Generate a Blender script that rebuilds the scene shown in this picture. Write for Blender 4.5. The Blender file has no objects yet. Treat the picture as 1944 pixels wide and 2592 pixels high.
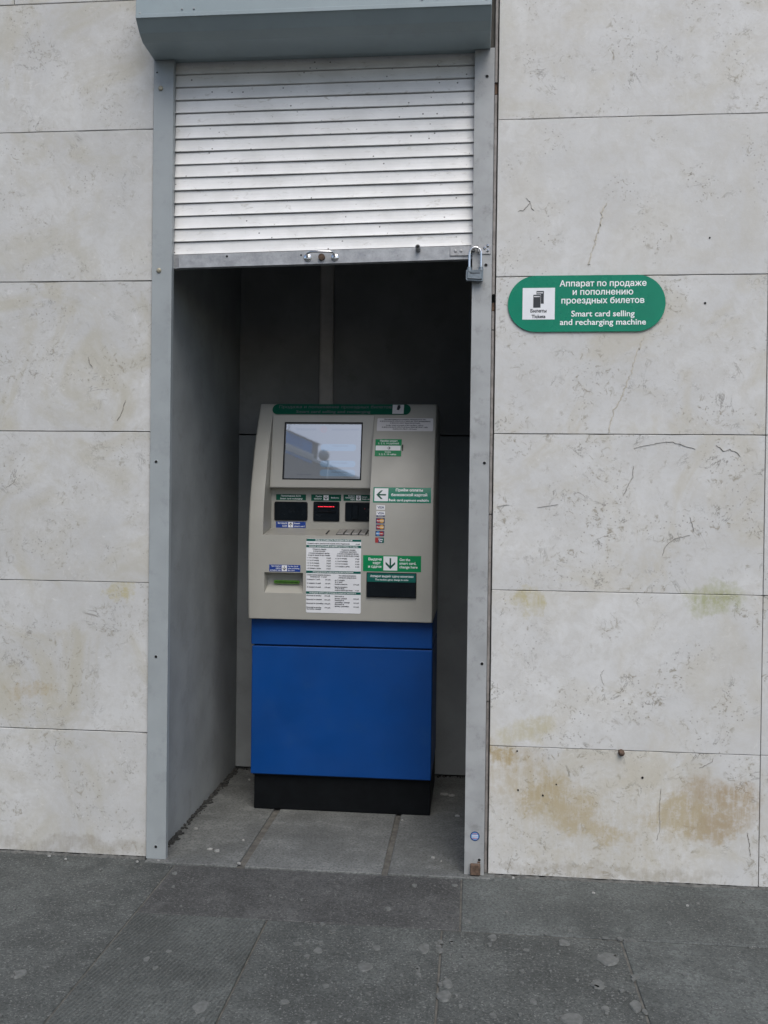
import bpy, bmesh, math, random
import numpy as np
from mathutils import Vector, Matrix
from mathutils.geometry import delaunay_2d_cdt
random.seed(11)
scene = bpy.context.scene
COL = scene.collection

# ------------------------------------------------------------------ camera
F_PX, CAM = 2343.27, (0.5435, -3.2221, 1.2861)
YAW, PITCH, ROLL = 0.0947, -0.0096, -0.0124
cam_data = bpy.data.cameras.new('camera'); cam = bpy.data.objects.new('camera', cam_data); COL.objects.link(cam)
cam_data.sensor_fit = 'VERTICAL'; cam_data.sensor_height = 24.0
cam_data.lens = F_PX * 24.0 / 2592.0
cam_data.clip_start = 0.05; cam_data.clip_end = 2000
def cam_axis(a, b, y):
    c, s = math.cos(ROLL), math.sin(ROLL); x, z = a*c + b*s, -a*s + b*c
    c, s = math.cos(PITCH), math.sin(PITCH); y, z = y*c - z*s, y*s + z*c
    c, s = math.cos(YAW), math.sin(YAW); x, y = x*c - y*s, x*s + y*c
    return Vector((x, y, z))
rx, ux, fx = cam_axis(1, 0, 0), cam_axis(0, 1, 0), cam_axis(0, 0, 1)
m = Matrix.Identity(4)
for i in range(3):
    m[i][0], m[i][1], m[i][2], m[i][3] = rx[i], ux[i], -fx[i], CAM[i]
cam.matrix_world = m
scene.camera = cam

# ------------------------------------------------------------------ sky, sun, exposure
SUN_FROM = Vector((0.20, -0.70, 0.98)).normalized()
world = bpy.data.worlds.new('World'); scene.world = world; world.use_nodes = True
wn = world.node_tree.nodes; wl = world.node_tree.links
sky = wn.new('ShaderNodeTexSky'); sky.sky_type = 'NISHITA'; sky.sun_disc = False
sky.sun_elevation = math.asin(SUN_FROM.z); sky.sun_rotation = math.atan2(SUN_FROM.x, SUN_FROM.y)
sky.air_density = 1.0; sky.dust_density = 2.2; sky.ozone_density = 1.0
wn['Background'].inputs['Strength'].default_value = 0.12
wl.new(sky.outputs[0], wn['Background'].inputs['Color'])
sun_data = bpy.data.lights.new('sun', 'SUN'); sun = bpy.data.objects.new('sun', sun_data); COL.objects.link(sun)
sun_data.energy = 1.25; sun_data.angle = math.radians(45); sun_data.color = (1.0, 0.98, 0.925)
sun.rotation_euler = SUN_FROM.to_track_quat('Z', 'Y').to_euler()
vs = scene.view_settings
vs.view_transform = 'Standard'; vs.look = 'None'; vs.gamma = 1.0; vs.use_curve_mapping = False
vs.exposure = 0.58
scene.cycles.max_bounces = 8; scene.cycles.diffuse_bounces = 4; scene.cycles.adaptive_threshold = 0.02

# ------------------------------------------------------------------ node helpers
class NT:
    def __init__(self, name):
        self.m = bpy.data.materials.new(name); self.m.use_nodes = True
        self.t = self.m.node_tree; self.n = self.t.nodes; self.l = self.t.links
        self.b = self.n['Principled BSDF']
    def node(self, typ, ins=None, **kw):
        x = self.n.new(typ)
        for k, v in kw.items(): setattr(x, k, v)
        for k, v in (ins or {}).items():
            if isinstance(v, bpy.types.NodeSocket): self.l.new(v, x.inputs[k])
            else: x.inputs[k].default_value = v
        return x
    def math(self, op, a, b=0.0, c=0.0, clamp=False):
        return self.node('ShaderNodeMath', {0: a, 1: b, 2: c}, operation=op, use_clamp=clamp).outputs[0]
    def vmath(self, op, a, b=(0, 0, 0)):
        x = self.node('ShaderNodeVectorMath', {0: a, 1: b}, operation=op)
        return x.outputs['Value'] if op in ('LENGTH', 'DOT_PRODUCT') else x.outputs[0]
    def noise(self, vec, scale, detail=4, rough=0.55, dist=0.0):
        return self.node('ShaderNodeTexNoise', {'Vector': vec, 'Scale': scale, 'Detail': detail, 'Roughness': rough, 'Distortion': dist}).outputs['Fac']
    def voro(self, vec, scale):
        return self.node('ShaderNodeTexVoronoi', {'Vector': vec, 'Scale': scale}).outputs['Distance']
    def ramp(self, v, a, b, lo=0.0, hi=1.0):
        return self.node('ShaderNodeMapRange', {0: v, 1: a, 2: b, 3: lo, 4: hi}, interpolation_type='SMOOTHSTEP').outputs[0]
    def mix(self, fac, a, b):
        x = self.node('ShaderNodeMix', data_type='RGBA')
        for k, v in ((0, fac), (6, a), (7, b)):
            if isinstance(v, bpy.types.NodeSocket): self.l.new(v, x.inputs[k])
            else: x.inputs[k].default_value = v if k == 0 else (*v[:3], 1)
        return x.outputs[2]
    def bump(self, h, strength=0.3, dist=0.002):
        b = self.node('ShaderNodeBump', {'Height': h, 'Strength': strength, 'Distance': dist})
        self.l.new(b.outputs[0], self.b.inputs['Normal'])
    def pos(self, rnd=True):
        p = self.node('ShaderNodeNewGeometry').outputs['Position']
        if not rnd: return p
        r = self.node('ShaderNodeObjectInfo').outputs['Random']
        o = self.node('ShaderNodeCombineXYZ', {0: self.math('MULTIPLY', r, 37.0), 1: self.math('MULTIPLY', r, 11.0), 2: self.math('MULTIPLY', r, 71.0)}).outputs[0]
        return self.vmath('ADD', p, o)
    def out(self, col=None, rough=None, metal=None, spec=None):
        for k, v in (('Base Color', col), ('Roughness', rough), ('Metallic', metal), ('Specular IOR Level', spec)):
            if v is None: continue
            if isinstance(v, bpy.types.NodeSocket): self.l.new(v, self.b.inputs[k])
            else: self.b.inputs[k].default_value = (*v[:3], 1) if k == 'Base Color' else v
        return self.m

def simple(name, col, rough=0.5, metal=0.0, var=0.10, scale=14, dirt=None, dirt_amt=0.0, bump=0.0, spec=0.5):
    t = NT(name); p = t.pos(False)
    n = t.noise(p, scale, 5)
    c = t.mix(t.ramp(n, 0.3, 0.7), [x*(1-var) for x in col], [min(1, x*(1+var)) for x in col])
    if dirt:
        d = t.ramp(t.noise(p, scale*2.3, 6, 0.7), 0.52, 0.72, 0, dirt_amt)
        c = t.mix(d, c, dirt)
    if bump: t.bump(t.noise(p, scale*12, 3), bump, 0.0006)
    return t.out(c, t.ramp(t.noise(p, scale*1.7, 4), 0.3, 0.7, max(0.02, rough-0.07), min(1, rough+0.07)), metal, spec)

def stone(name, base, warm_col, warm, fleck, stains=()):
    t = NT(name); p = t.pos(True); w = t.pos(False)
    rnd = t.node('ShaderNodeObjectInfo').outputs['Random']
    big = t.noise(p, 2.1, 5, 0.62, 0.3)
    c = t.mix(t.ramp(big, 0.28, 0.74), [x*0.86 for x in base], [min(.9, x*1.06) for x in base])
    c = t.mix(t.ramp(t.noise(p, 17, 6, 0.78, 0.5), 0.38, 0.66, 0, 0.55), c, [x*k for x, k in zip(base, (0.82, 0.80, 0.76))])
    # beige clouds, more on some panels than on others
    amt = t.ramp(rnd, 0.0, 1.0, warm*0.45, warm*1.25)
    c = t.mix(t.math('MULTIPLY', t.ramp(t.noise(p, 3.4, 5, 0.66, 0.9), 0.46, 0.66), amt), c, warm_col)
    mid = t.noise(p, 6.0, 3, 0.6)
    shift_ = t.ramp(rnd, 0.0, 1.0, -0.07, 0.06)
    mask = t.ramp(t.math('ADD', mid, shift_), 0.42, 0.60, 0.06, 1)
    # brown-grey mottles in clusters
    fl = t.math('MULTIPLY', t.ramp(t.noise(p, 36, 5, 0.74, 0.9), 0.55, 0.66), mask)
    c = t.mix(t.math('MULTIPLY', fl, 0.75*fleck), c, (0.255, 0.23, 0.175))
    # short crack-like veins of varying weight
    v = t.math('ABSOLUTE', t.math('SUBTRACT', t.noise(p, 8.0, 6, 0.66, 0.8), 0.5))
    v = t.math('MULTIPLY', t.ramp(v, 0.003, 0.019, 1, 0), t.ramp(t.noise(p, 13, 3, 0.6), 0.50, 0.64))
    c = t.mix(t.math('MULTIPLY', t.math('MULTIPLY', v, mask), 0.70*fleck), c, (0.16, 0.15, 0.13))
    po = t.math('MULTIPLY', t.ramp(t.voro(p, 62), 0.09, 0.22, 1, 0), t.ramp(mid, 0.47, 0.60))
    c = t.mix(t.math('MULTIPLY', po, 0.6*fleck), c, (0.17, 0.155, 0.14))
    c = t.mix(t.ramp(t.noise(p, 27, 4, 0.7, 2.0), 0.60, 0.74, 0, 0.40), c, (0.68, 0.67, 0.645))
    if stains:
        s = t.node('ShaderNodeSeparateXYZ', {0: w}); X, Z = s.outputs[0], s.outputs[2]
        nz_ = t.node('ShaderNodeTexNoise', {'Vector': w, 'Scale': 8.0, 'Detail': 6.0, 'Roughness': 0.7}).outputs['Color']
        sp = t.node('ShaderNodeSeparateColor', {0: nz_})
        wx = t.math('SUBTRACT', sp.outputs[0], 0.5); wz = t.math('SUBTRACT', sp.outputs[1], 0.5)
        streak = t.noise(t.vmath('MULTIPLY', w, (34, 1, 5)), 1.0, 4, 0.7)
        mod = t.math('MULTIPLY', t.ramp(t.noise(w, 30, 5, 0.75), 0.32, 0.58, 0.25, 1), t.ramp(streak, 0.34, 0.60, 0.45, 1))
        XX, ZZ = t.math('MULTIPLY_ADD', wx, 0.30, X), t.math('MULTIPLY_ADD', wz, 0.20, Z)
        for (cx, cz, rx_, rz_, colr, amt_) in stains:
            a = t.math('DIVIDE', t.math('SUBTRACT', XX, cx), rx_); b = t.math('DIVIDE', t.math('SUBTRACT', ZZ, cz), rz_)
            d = t.math('ADD', t.math('MULTIPLY', a, a), t.math('MULTIPLY', b, b))
            c = t.mix(t.math('MULTIPLY', t.ramp(d, 0.10, 1.0, amt_, 0), mod), c, colr)
    t.bump(t.noise(p, 60, 3), 0.35, 0.0015)
    return t.out(c, t.ramp(big, 0.3, 0.7, 0.50, 0.72), 0, 0.3)

def slab_mat(name, col, speck=0.5, comb=False, light=(0.26, 0.26, 0.25)):
    col = [x*1.08 for x in col]
    t = NT(name); p = t.pos(True)
    c = t.mix(t.ramp(t.noise(p, 3.0, 6, 0.68), 0.28, 0.72), [x*0.72 for x in col], [x*1.32 for x in col])
    c = t.mix(t.ramp(t.noise(p, 12, 5, 0.7), 0.50, 0.72, 0, 0.30), c, [x*1.9 for x in col])
    c = t.mix(t.ramp(t.noise(p, 110, 3, 0.7), 0.44, 0.64, 0, 0.62), c, [x*0.42 for x in col])
    c = t.mix(t.ramp(t.noise(p, 170, 2, 0.6, 0.5), 0.56, 0.72, 0, speck), c, light)
    sp = t.math('MULTIPLY', t.ramp(t.voro(p, 85), 0.10, 0.28, 1, 0), t.ramp(t.noise(p, 30, 3), 0.48, 0.62))
    c = t.mix(t.math('MULTIPLY', sp, speck), c, light)
    c = t.mix(t.ramp(t.noise(p, 5.5, 5, 0.7, 0.5), 0.58, 0.74, 0, 0.40), c, [x*0.45 for x in col])
    h = t.noise(p, 150, 3, 0.7)
    if comb:
        r = t.node('ShaderNodeMapping', {'Vector': p, 'Rotation': (0, 0, math.radians(12))}).outputs[0]
        wv = t.node('ShaderNodeTexWave', {'Vector': r, 'Scale': 26.0, 'Distortion': 2.5, 'Detail': 3.0, 'Detail Scale': 4.0}, bands_direction='X').outputs['Fac']
        h = t.math('ADD', t.math('MULTIPLY', wv, 0.9), h)
        c = t.mix(t.ramp(wv, 0.5, 0.9, 0, 0.30), c, [x*1.6 for x in col])
    t.bump(h, 0.6, 0.002)
    return t.out(c, 0.78, 0, 0.25)

OCH = (0.30, 0.20, 0.085); OCH2 = (0.36, 0.27, 0.12); GRN = (0.33, 0.34, 0.17); YEL = (0.42, 0.37, 0.19)
BEI = (0.46, 0.425, 0.335)
M = {}
SB = (0.595, 0.595, 0.582); SL = (0.535, 0.536, 0.523); WL = (0.41, 0.382, 0.295); DRT = (0.25, 0.22, 0.17)
M['stone_r'] = stone('limestone_veined', SB, BEI, 0.45, 1.0)
M['stone_r_foot'] = stone('limestone_rust_stained', SB, BEI, 0.45, 1.0, [
    (0.838, 0.267, 0.17, 0.10, OCH2, 1.0), (0.70, 0.36, 0.18, 0.14, OCH2, 0.45), (0.94, 0.20, 0.12, 0.06, OCH2, 0.8), (1.03, 0.150, 0.11, 0.04, OCH2, 0.8),
    (1.39, 0.275, 0.17, 0.12, OCH, 0.85), (1.26, 0.225, 0.15, 0.07, OCH2, 0.9), (0.66, 0.42, 0.09, 0.05, OCH2, 0.8), (1.38, 0.195, 0.09, 0.06, OCH, 0.8), (1.00, 0.03, 0.5, 0.04, DRT, 0.6), (1.05, 0.20, 0.6, 0.26, BEI, 0.55)])
M['stone_r_mid'] = stone('limestone_moss_stained', SB, BEI, 0.45, 1.0, [(0.737, 0.955, 0.065, 0.055, YEL, 0.8), (1.36, 0.99, 0.13, 0.045, GRN, 0.6), (1.37, 0.955, 0.10, 0.04, GRN, 0.6), (0.737, 0.508, 0.12, 0.06, YEL, 0.55), (0.66, 0.44, 0.10, 0.04, OCH2, 0.5)])
M['stone_l'] = stone('limestone_beige', SL, WL, 0.62, 0.8)
M['stone_l_foot'] = stone('limestone_beige_stained', SL, WL, 0.6, 0.8, [(-0.70, 0.955, 0.06, 0.05, YEL, 0.75), (-0.88, 0.03, 0.5, 0.04, DRT, 0.5), (-1.05, 0.60, 0.12, 0.03, OCH2, 0.4)])
M['core'] = simple('joint_mortar_dark', (0.085, 0.08, 0.072), 0.9)
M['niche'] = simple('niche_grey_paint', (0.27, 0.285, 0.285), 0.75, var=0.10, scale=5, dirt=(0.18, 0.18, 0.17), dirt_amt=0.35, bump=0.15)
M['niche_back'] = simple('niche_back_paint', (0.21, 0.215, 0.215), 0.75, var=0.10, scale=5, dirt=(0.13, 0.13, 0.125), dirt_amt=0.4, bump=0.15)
M['trunking'] = simple('trunking_plastic', (0.42, 0.40, 0.38), 0.5)
M['slab'] = slab_mat('paving_speckled', (0.070, 0.075, 0.071), 0.55)
M['slab_f'] = slab_mat('paving_fine', (0.085, 0.092, 0.088), 0.45)
M['slab_d'] = slab_mat('paving_dark', (0.066, 0.067, 0.065), 0.45)
M['slab_c'] = slab_mat('paving_combed', (0.068, 0.073, 0.069), 0.40, comb=True)
M['slab_n'] = slab_mat('niche_floor_concrete', (0.125, 0.13, 0.125), 0.35)
M['mortar'] = simple('pavement_mortar', (0.10, 0.096, 0.085), 0.95, var=0.3, scale=30)
M['asphalt'] = slab_mat('asphalt', (0.050, 0.051, 0.052), 0.3)
M['gum'] = simple('trodden_gum', (0.112, 0.116, 0.11), 0.8, var=0.2, scale=60)
M['fillet'] = simple('rough_mortar', (0.10, 0.10, 0.093), 0.95, var=0.3, scale=40, dirt=(0.05, 0.05, 0.045), dirt_amt=0.8)
M['dirt'] = simple('crumbled_dirt', (0.03, 0.03, 0.028), 0.95, var=0.4, scale=60)
M['paper'] = simple('litter_paper', (0.30, 0.30, 0.285), 0.8)
M['steel'] = simple('grey_powder_coat', (0.30, 0.325, 0.33), 0.42, 0.0, var=0.06, scale=6, dirt=(0.20, 0.21, 0.215), dirt_amt=0.35)
M['steel_box'] = simple('grey_powder_coat_box', (0.265, 0.32, 0.335), 0.40, 0.0, var=0.05, scale=5, dirt=(0.22, 0.24, 0.25), dirt_amt=0.3)
M['steel_worn'] = simple('worn_grey_coat', (0.33, 0.34, 0.34), 0.45, 0.0, var=0.10, scale=9, dirt=(0.19, 0.19, 0.185), dirt_amt=0.6)
M['chrome'] = simple('chrome', (0.72, 0.72, 0.72), 0.18, 1.0, var=0.05)
M['zinc'] = simple('zinc_plate', (0.34, 0.34, 0.34), 0.45, 0.8, var=0.15, scale=60)
M['lock'] = simple('lock_grey_steel', (0.20, 0.23, 0.25), 0.38, 0.55, var=0.1, scale=50)
M['rust'] = simple('rusted_iron', (0.10, 0.065, 0.045), 0.9, 0.0, var=0.4, scale=80, bump=0.5)
M['brass'] = simple('dull_bolt', (0.34, 0.31, 0.23), 0.5, 0.5, var=0.2, scale=90)
M['black'] = simple('black_plastic', (0.005, 0.006, 0.008), 0.4, var=0.1, spec=0.2)
M['hole'] = simple('hole_black', (0.004, 0.004, 0.004), 0.9)
M['strip_brown'] = simple('sealant_strip', (0.25, 0.235, 0.225), 0.8, var=0.2, scale=25, dirt=(0.10, 0.085, 0.075), dirt_amt=0.6)
M['plinth'] = simple('plinth_black', (0.004, 0.005, 0.006), 0.6, var=0.2, scale=20, spec=0.12)
M['blue'] = simple('blue_powder_coat', (0.0, 0.046, 0.205), 0.45, var=0.08, scale=4, dirt=(0.010, 0.062, 0.20), dirt_amt=0.4, bump=0.06, spec=0.3)
M['cream'] = simple('beige_powder_coat', (0.36, 0.352, 0.315), 0.45, var=0.035, scale=6, bump=0.05)
M['green'] = simple('green_vinyl', (0.005, 0.225, 0.08), 0.4, var=0.05, spec=0.2)
M['green_sign'] = simple('green_sign_face', (0.006, 0.20, 0.118), 0.25, var=0.06, scale=7, spec=0.22)
M['green_dark'] = simple('dark_green_vinyl', (0.005, 0.085, 0.052), 0.4, var=0.05, spec=0.2)
M['teal'] = simple('teal_print', (0.007, 0.105, 0.085), 0.4, var=0.05, spec=0.2)
M['bluelab'] = simple('blue_vinyl', (0.014, 0.05, 0.26), 0.35, var=0.05)
M['white'] = simple('white_vinyl', (0.74, 0.75, 0.77), 0.4, var=0.03)
M['white_print'] = simple('white_print', (0.80, 0.82, 0.82), 0.45, var=0.02)
M['ink'] = simple('dark_ink', (0.018, 0.022, 0.03), 0.5, var=0.05)
M['ink_grey'] = simple('grey_ink', (0.12, 0.12, 0.13), 0.5, var=0.05)
M['red'] = simple('red_print', (0.35, 0.03, 0.03), 0.5)
M['amber'] = simple('amber_print', (0.55, 0.30, 0.05), 0.5)
M['navy'] = simple('navy_print', (0.015, 0.03, 0.12), 0.5)
M['skyblue'] = simple('light_blue_print', (0.06, 0.25, 0.55), 0.5)
M['pink'] = simple('pink_print', (0.45, 0.2, 0.22), 0.5)
M['notice'] = simple('grey_notice', (0.60, 0.59, 0.60), 0.45, var=0.03)
M['slot_green'] = simple('green_slot_plastic', (0.09, 0.26, 0.03), 0.35, var=0.2, scale=60)
M['reader'] = simple('reader_black', (0.006, 0.009, 0.012), 0.22, var=0.1, spec=0.25)
M['key'] = simple('key_metal', (0.42, 0.41, 0.39), 0.4, 0.7)
def shutter_mat():
    t = NT('shutter_aluminium'); p = t.pos(True)
    c = t.mix(t.ramp(t.noise(p, 7, 5), 0.3, 0.7), (0.65, 0.65, 0.635), (0.76, 0.76, 0.75))
    d = t.ramp(t.noise(t.vmath('MULTIPLY', p, (1, 1, 2.5)), 22, 6, 0.72, 0.8), 0.56, 0.72, 0, 0.6)
    c = t.mix(d, c, (0.38, 0.36, 0.31))
    s = t.math('MULTIPLY', t.ramp(t.voro(p, 38), 0.06, 0.15, 1, 0), t.ramp(t.noise(p, 12, 2), 0.52, 0.58))
    c = t.mix(t.math('MULTIPLY', s, 0.9), c, (0.05, 0.045, 0.04))
    t.bump(t.noise(p, 120, 3), 0.1, 0.0006)
    return t.out(c, 0.42, 0.0, 0.5)
M['shutter'] = shutter_mat()
def bar_mat():
    t = NT('galvanised_bar'); p = t.pos(True)
    c = t.mix(t.ramp(t.noise(p, 25, 6, 0.7), 0.3, 0.7), (0.27, 0.28, 0.29), (0.42, 0.43, 0.44))
    c = t.mix(t.ramp(t.noise(p, 60, 5, 0.7), 0.60, 0.72, 0, 0.5), c, (0.13, 0.125, 0.12))
    return t.out(c, 0.45, 0.3)
M['bar'] = bar_mat()
def emit(name, col, strength):
    t = NT(name); t.b.inputs['Emission Color'].default_value = (*col, 1); t.b.inputs['Emission Strength'].default_value = strength
    return t.out([x*0.1 for x in col], 0.4)
M['led'] = emit('red_led', (1.0, 0.03, 0.06), 1.6)
M['lcd'] = emit('display_backlight', (0.62, 0.66, 0.72), 0.10)
M['lcd_btn'] = emit('display_button', (0.42, 0.66, 0.95), 0.15)
M['lcd_txt'] = emit('display_text', (0.30, 0.36, 0.45), 0.10)
M['lcd_red'] = emit('display_logo', (0.75, 0.35, 0.32), 0.13)
def glass_mat():
    t = NT('display_glass')
    tr = t.node('ShaderNodeBsdfTransparent'); gl = t.node('ShaderNodeBsdfGlossy', {'Roughness': 0.02, 'Color': (1, 1, 1, 1)})
    mx = t.node('ShaderNodeMixShader', {0: 0.26, 1: tr.outputs[0], 2: gl.outputs[0]})
    t.l.new(mx.outputs[0], t.n['Material Output'].inputs['Surface'])
    return t.m
M['glass'] = glass_mat()

# ------------------------------------------------------------------ mesh helpers
def link(name, me, mt=None, parent=None, smooth=False):
    o = bpy.data.objects.new(name, me); COL.objects.link(o)
    if mt is not None and not me.materials: me.materials.append(M[mt] if isinstance(mt, str) else mt)
    if smooth:
        for p in me.polygons: p.use_smooth = True
    if parent is not None: o.parent = parent
    return o
def from_bm(name, bm, mt, parent=None, smooth=False):
    bmesh.ops.recalc_face_normals(bm, faces=bm.faces)
    me = bpy.data.meshes.new(name); bm.to_mesh(me); bm.free()
    return link(name, me, mt, parent, smooth)
def empty(name, loc=(0, 0, 0)):
    o = bpy.data.objects.new(name, None); COL.objects.link(o); o.location = loc; o.empty_display_size = 0.1
    return o
def tag(o, label=None, cat=None, group=None, kind=None):
    for k, v in (('label', label), ('category', cat), ('group', group), ('kind', kind)):
        if v: o[k] = v
    return o
def rel(parent):            # children are authored in world coordinates; parents sit unrotated
    return Vector(parent.location) if parent is not None else Vector((0, 0, 0))
def shift(bm, parent):
    off = Vector((0, 0, 0)); q = parent
    while q is not None: off += Vector(q.location); q = q.parent
    if off.length: bmesh.ops.translate(bm, verts=bm.verts, vec=-off)
def put(name, bm, mt, parent=None, smooth=False):
    shift(bm, parent); return from_bm(name, bm, mt, parent, smooth)
def bm_box(bm, x0, x1, y0, y1, z0, z1, c=0.0):
    """box; c chamfers every edge"""
    r = bmesh.ops.create_cube(bm, size=1.0)
    vs_ = r['verts']
    for v in vs_:
        v.co = Vector((x0 if v.co.x < 0 else x1, y0 if v.co.y < 0 else y1, z0 if v.co.z < 0 else z1))
    if c > 0:
        es = list({e for v in vs_ for e in v.link_edges})
        bmesh.ops.bevel(bm, geom=es, offset=c, segments=1, affect='EDGES', profile=0.5)
    return bm
def box(name, b, mt, parent=None, c=0.0):
    return put(name, bm_box(bmesh.new(), *b, c), mt, parent)
def bm_poly(bm, pts, y0, y1):
    """polygon in x,z extruded from y0 (front) to y1"""
    a = [bm.verts.new((x, y0, z)) for x, z in pts]; b = [bm.verts.new((x, y1, z)) for x, z in pts]
    bm.faces.new(a); bm.faces.new(b[::-1])
    n = len(pts)
    for i in range(n): bm.faces.new((a[i], b[i], b[(i+1) % n], a[(i+1) % n]))
    return bm
def rrect(x0, x1, z0, z1, r, n=6):
    pts = []
    for cx, cz, a0 in ((x1-r, z1-r, 0), (x0+r, z1-r, 90), (x0+r, z0+r, 180), (x1-r, z0+r, 270)):
        for i in range(n+1):
            a = math.radians(a0 + 90*i/n); pts.append((cx + r*math.cos(a), cz + r*math.sin(a)))
    return pts
def circle(cx, cz, r, n=24):
    return [(cx + r*math.cos(2*math.pi*i/n), cz + r*math.sin(2*math.pi*i/n)) for i in range(n)]
def bm_cyl(bm, a, b, r, n=16, r2=None):
    a, b = Vector(a), Vector(b); d = (b-a); q = d.to_track_quat('Z', 'Y').to_matrix().to_4x4(); q.translation = (a+b)/2
    bmesh.ops.create_cone(bm, cap_ends=True, segments=n, radius1=r, radius2=r if r2 is None else r2, depth=d.length, matrix=q)
    return bm
def bm_tube(bm, pts, r, n=10):
    pts = [Vector(p) for p in pts]; rings = []
    for i, p in enumerate(pts):
        t = (pts[min(i+1, len(pts)-1)] - pts[max(i-1, 0)]).normalized()
        up = Vector((0, 1, 0)) if abs(t.y) < 0.9 else Vector((1, 0, 0))
        u = t.cross(up).normalized(); w = t.cross(u)
        rings.append([bm.verts.new(p + (u*math.cos(2*math.pi*k/n) + w*math.sin(2*math.pi*k/n))*r) for k in range(n)])
    for A, B in zip(rings, rings[1:]):
        for k in range(n): bm.faces.new((A[k], A[(k+1) % n], B[(k+1) % n], B[k]))
    bm.faces.new(rings[0]); bm.faces.new(rings[-1][::-1])
    return bm
def arrow_pts(cx, cz, s, d):
    base = [(-1, 0), (-0.12, 0.86), (0.30, 0.86), (-0.38, 0.14), (0.95, 0.14), (0.95, -0.14), (-0.38, -0.14), (0.30, -0.86), (-0.12, -0.86)]
    rot = {'l': 0, 'd': 90, 'r': 180, 'u': 270}[d]; a = math.radians(rot)
    return [(cx + s*(x*math.cos(a) - z*math.sin(a)), cz + s*(x*math.sin(a) + z*math.cos(a))) for x, z in base]

# text -> mesh, flat print
_cap = None
_glyph = {}
def fill_loops(loops):
    """triangulate closed outlines by non-zero winding (the curve fill breaks on some Cyrillic glyphs)"""
    vs_, es_ = [], []
    for lp_ in loops:
        n0 = len(vs_); n = len(lp_); vs_ += lp_; es_ += [(n0+i, n0+(i+1) % n) for i in range(n)]
    ov, _, of, _, _, _ = delaunay_2d_cdt([Vector(v) for v in vs_], es_, [], 0, 1e-6)
    A = np.array([vs_[i] for i, _ in es_]); B = np.array([vs_[j] for _, j in es_]); keep = []
    for f in of:
        c = sum((ov[i] for i in f), Vector((0, 0)))/len(f)
        up = (A[:, 1] <= c.y) & (B[:, 1] > c.y); dn = (A[:, 1] > c.y) & (B[:, 1] <= c.y)
        cr = (B[:, 0]-A[:, 0])*(c.y-A[:, 1]) - (c.x-A[:, 0])*(B[:, 1]-A[:, 1])
        if int((up & (cr > 0)).sum()) - int((dn & (cr < 0)).sum()) != 0: keep.append(tuple(f))
    return [(v.x, v.y) for v in ov], keep
def raw_text(txt, bold=0.0, res=3):
    cu = bpy.data.curves.new('t', 'FONT'); cu.body = txt; cu.size = 1.0; cu.resolution_u = res; cu.fill_mode = 'NONE'
    o = bpy.data.objects.new('t', cu); COL.objects.link(o)
    dg = bpy.context.evaluated_depsgraph_get(); dg.update()
    me = bpy.data.meshes.new_from_object(o.evaluated_get(dg))
    P = [(v.co.x, v.co.y) for v in me.vertices]; nb = {}
    for e in me.edges:
        i, j = e.vertices; nb.setdefault(i, []).append(j); nb.setdefault(j, []).append(i)
    bpy.data.objects.remove(o); bpy.data.curves.remove(cu); bpy.data.meshes.remove(me)
    loops, seen = [], set()
    for i in range(len(P)):
        if i in seen or i not in nb: continue
        lp_ = [i]; seen.add(i); k = i+1 if (i+1) in nb[i] else nb[i][0]
        while k not in seen:
            seen.add(k); lp_.append(k); nx = [q for q in nb[k] if q not in seen]
            if not nx: break
            k = nx[0]
        if len(lp_) > 2: loops.append([P[q] for q in lp_])
    loops.sort(key=lambda l: min(x for x, _ in l)); groups = []
    for l in loops:
        x0, x1 = min(x for x, _ in l), max(x for x, _ in l)
        if groups and x0 < groups[-1][1]: groups[-1][0].append(l); groups[-1][1] = max(groups[-1][1], x1)
        else: groups.append([[l], x1])
    V, Fc = [], []
    def area(l): return 0.5*sum(l[i-1][0]*l[i][1]-l[i][0]*l[i-1][1] for i in range(len(l)))
    def grow(l, sg):
        l = [q for i, q in enumerate(l) if math.hypot(q[0]-l[i-1][0], q[1]-l[i-1][1]) > 1e-4]; out = []
        for i in range(len(l)):
            a, c, d = Vector(l[i-1]), Vector(l[i]), Vector(l[(i+1) % len(l)])
            e1, e2 = (c-a).normalized(), (d-c).normalized(); n1, n2 = Vector((e1.y, -e1.x)), Vector((e2.y, -e2.x))
            mt_ = n1+n2; k = 1.0/max(0.45, 1+n1.dot(n2)); p = c + mt_*k*bold*sg; out.append((p.x, p.y))
        return out
    for ls, _ in groups:
        if bold:
            sg = 1 if max((area(l) for l in ls), key=abs) > 0 else -1
            ls = [grow(l, sg) for l in ls]
        ox = ls[0][0][0]; key = (round(bold, 4), tuple((round(x-ox, 3), round(y, 3)) for l in ls for x, y in l))
        if key not in _glyph:
            gv, gf = fill_loops([[(x-ox, y) for x, y in l] for l in ls]); _glyph[key] = (gv, gf)
        gv, gf = _glyph[key]; n0 = len(V)
        V += [(x+ox, y) for x, y in gv]; Fc += [tuple(i+n0 for i in f) for f in gf]
    return V, Fc
def cap_h():
    global _cap
    if _cap is None:
        V, _ = raw_text('H'); _cap = max(v[1] for v in V)
    return _cap
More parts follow.
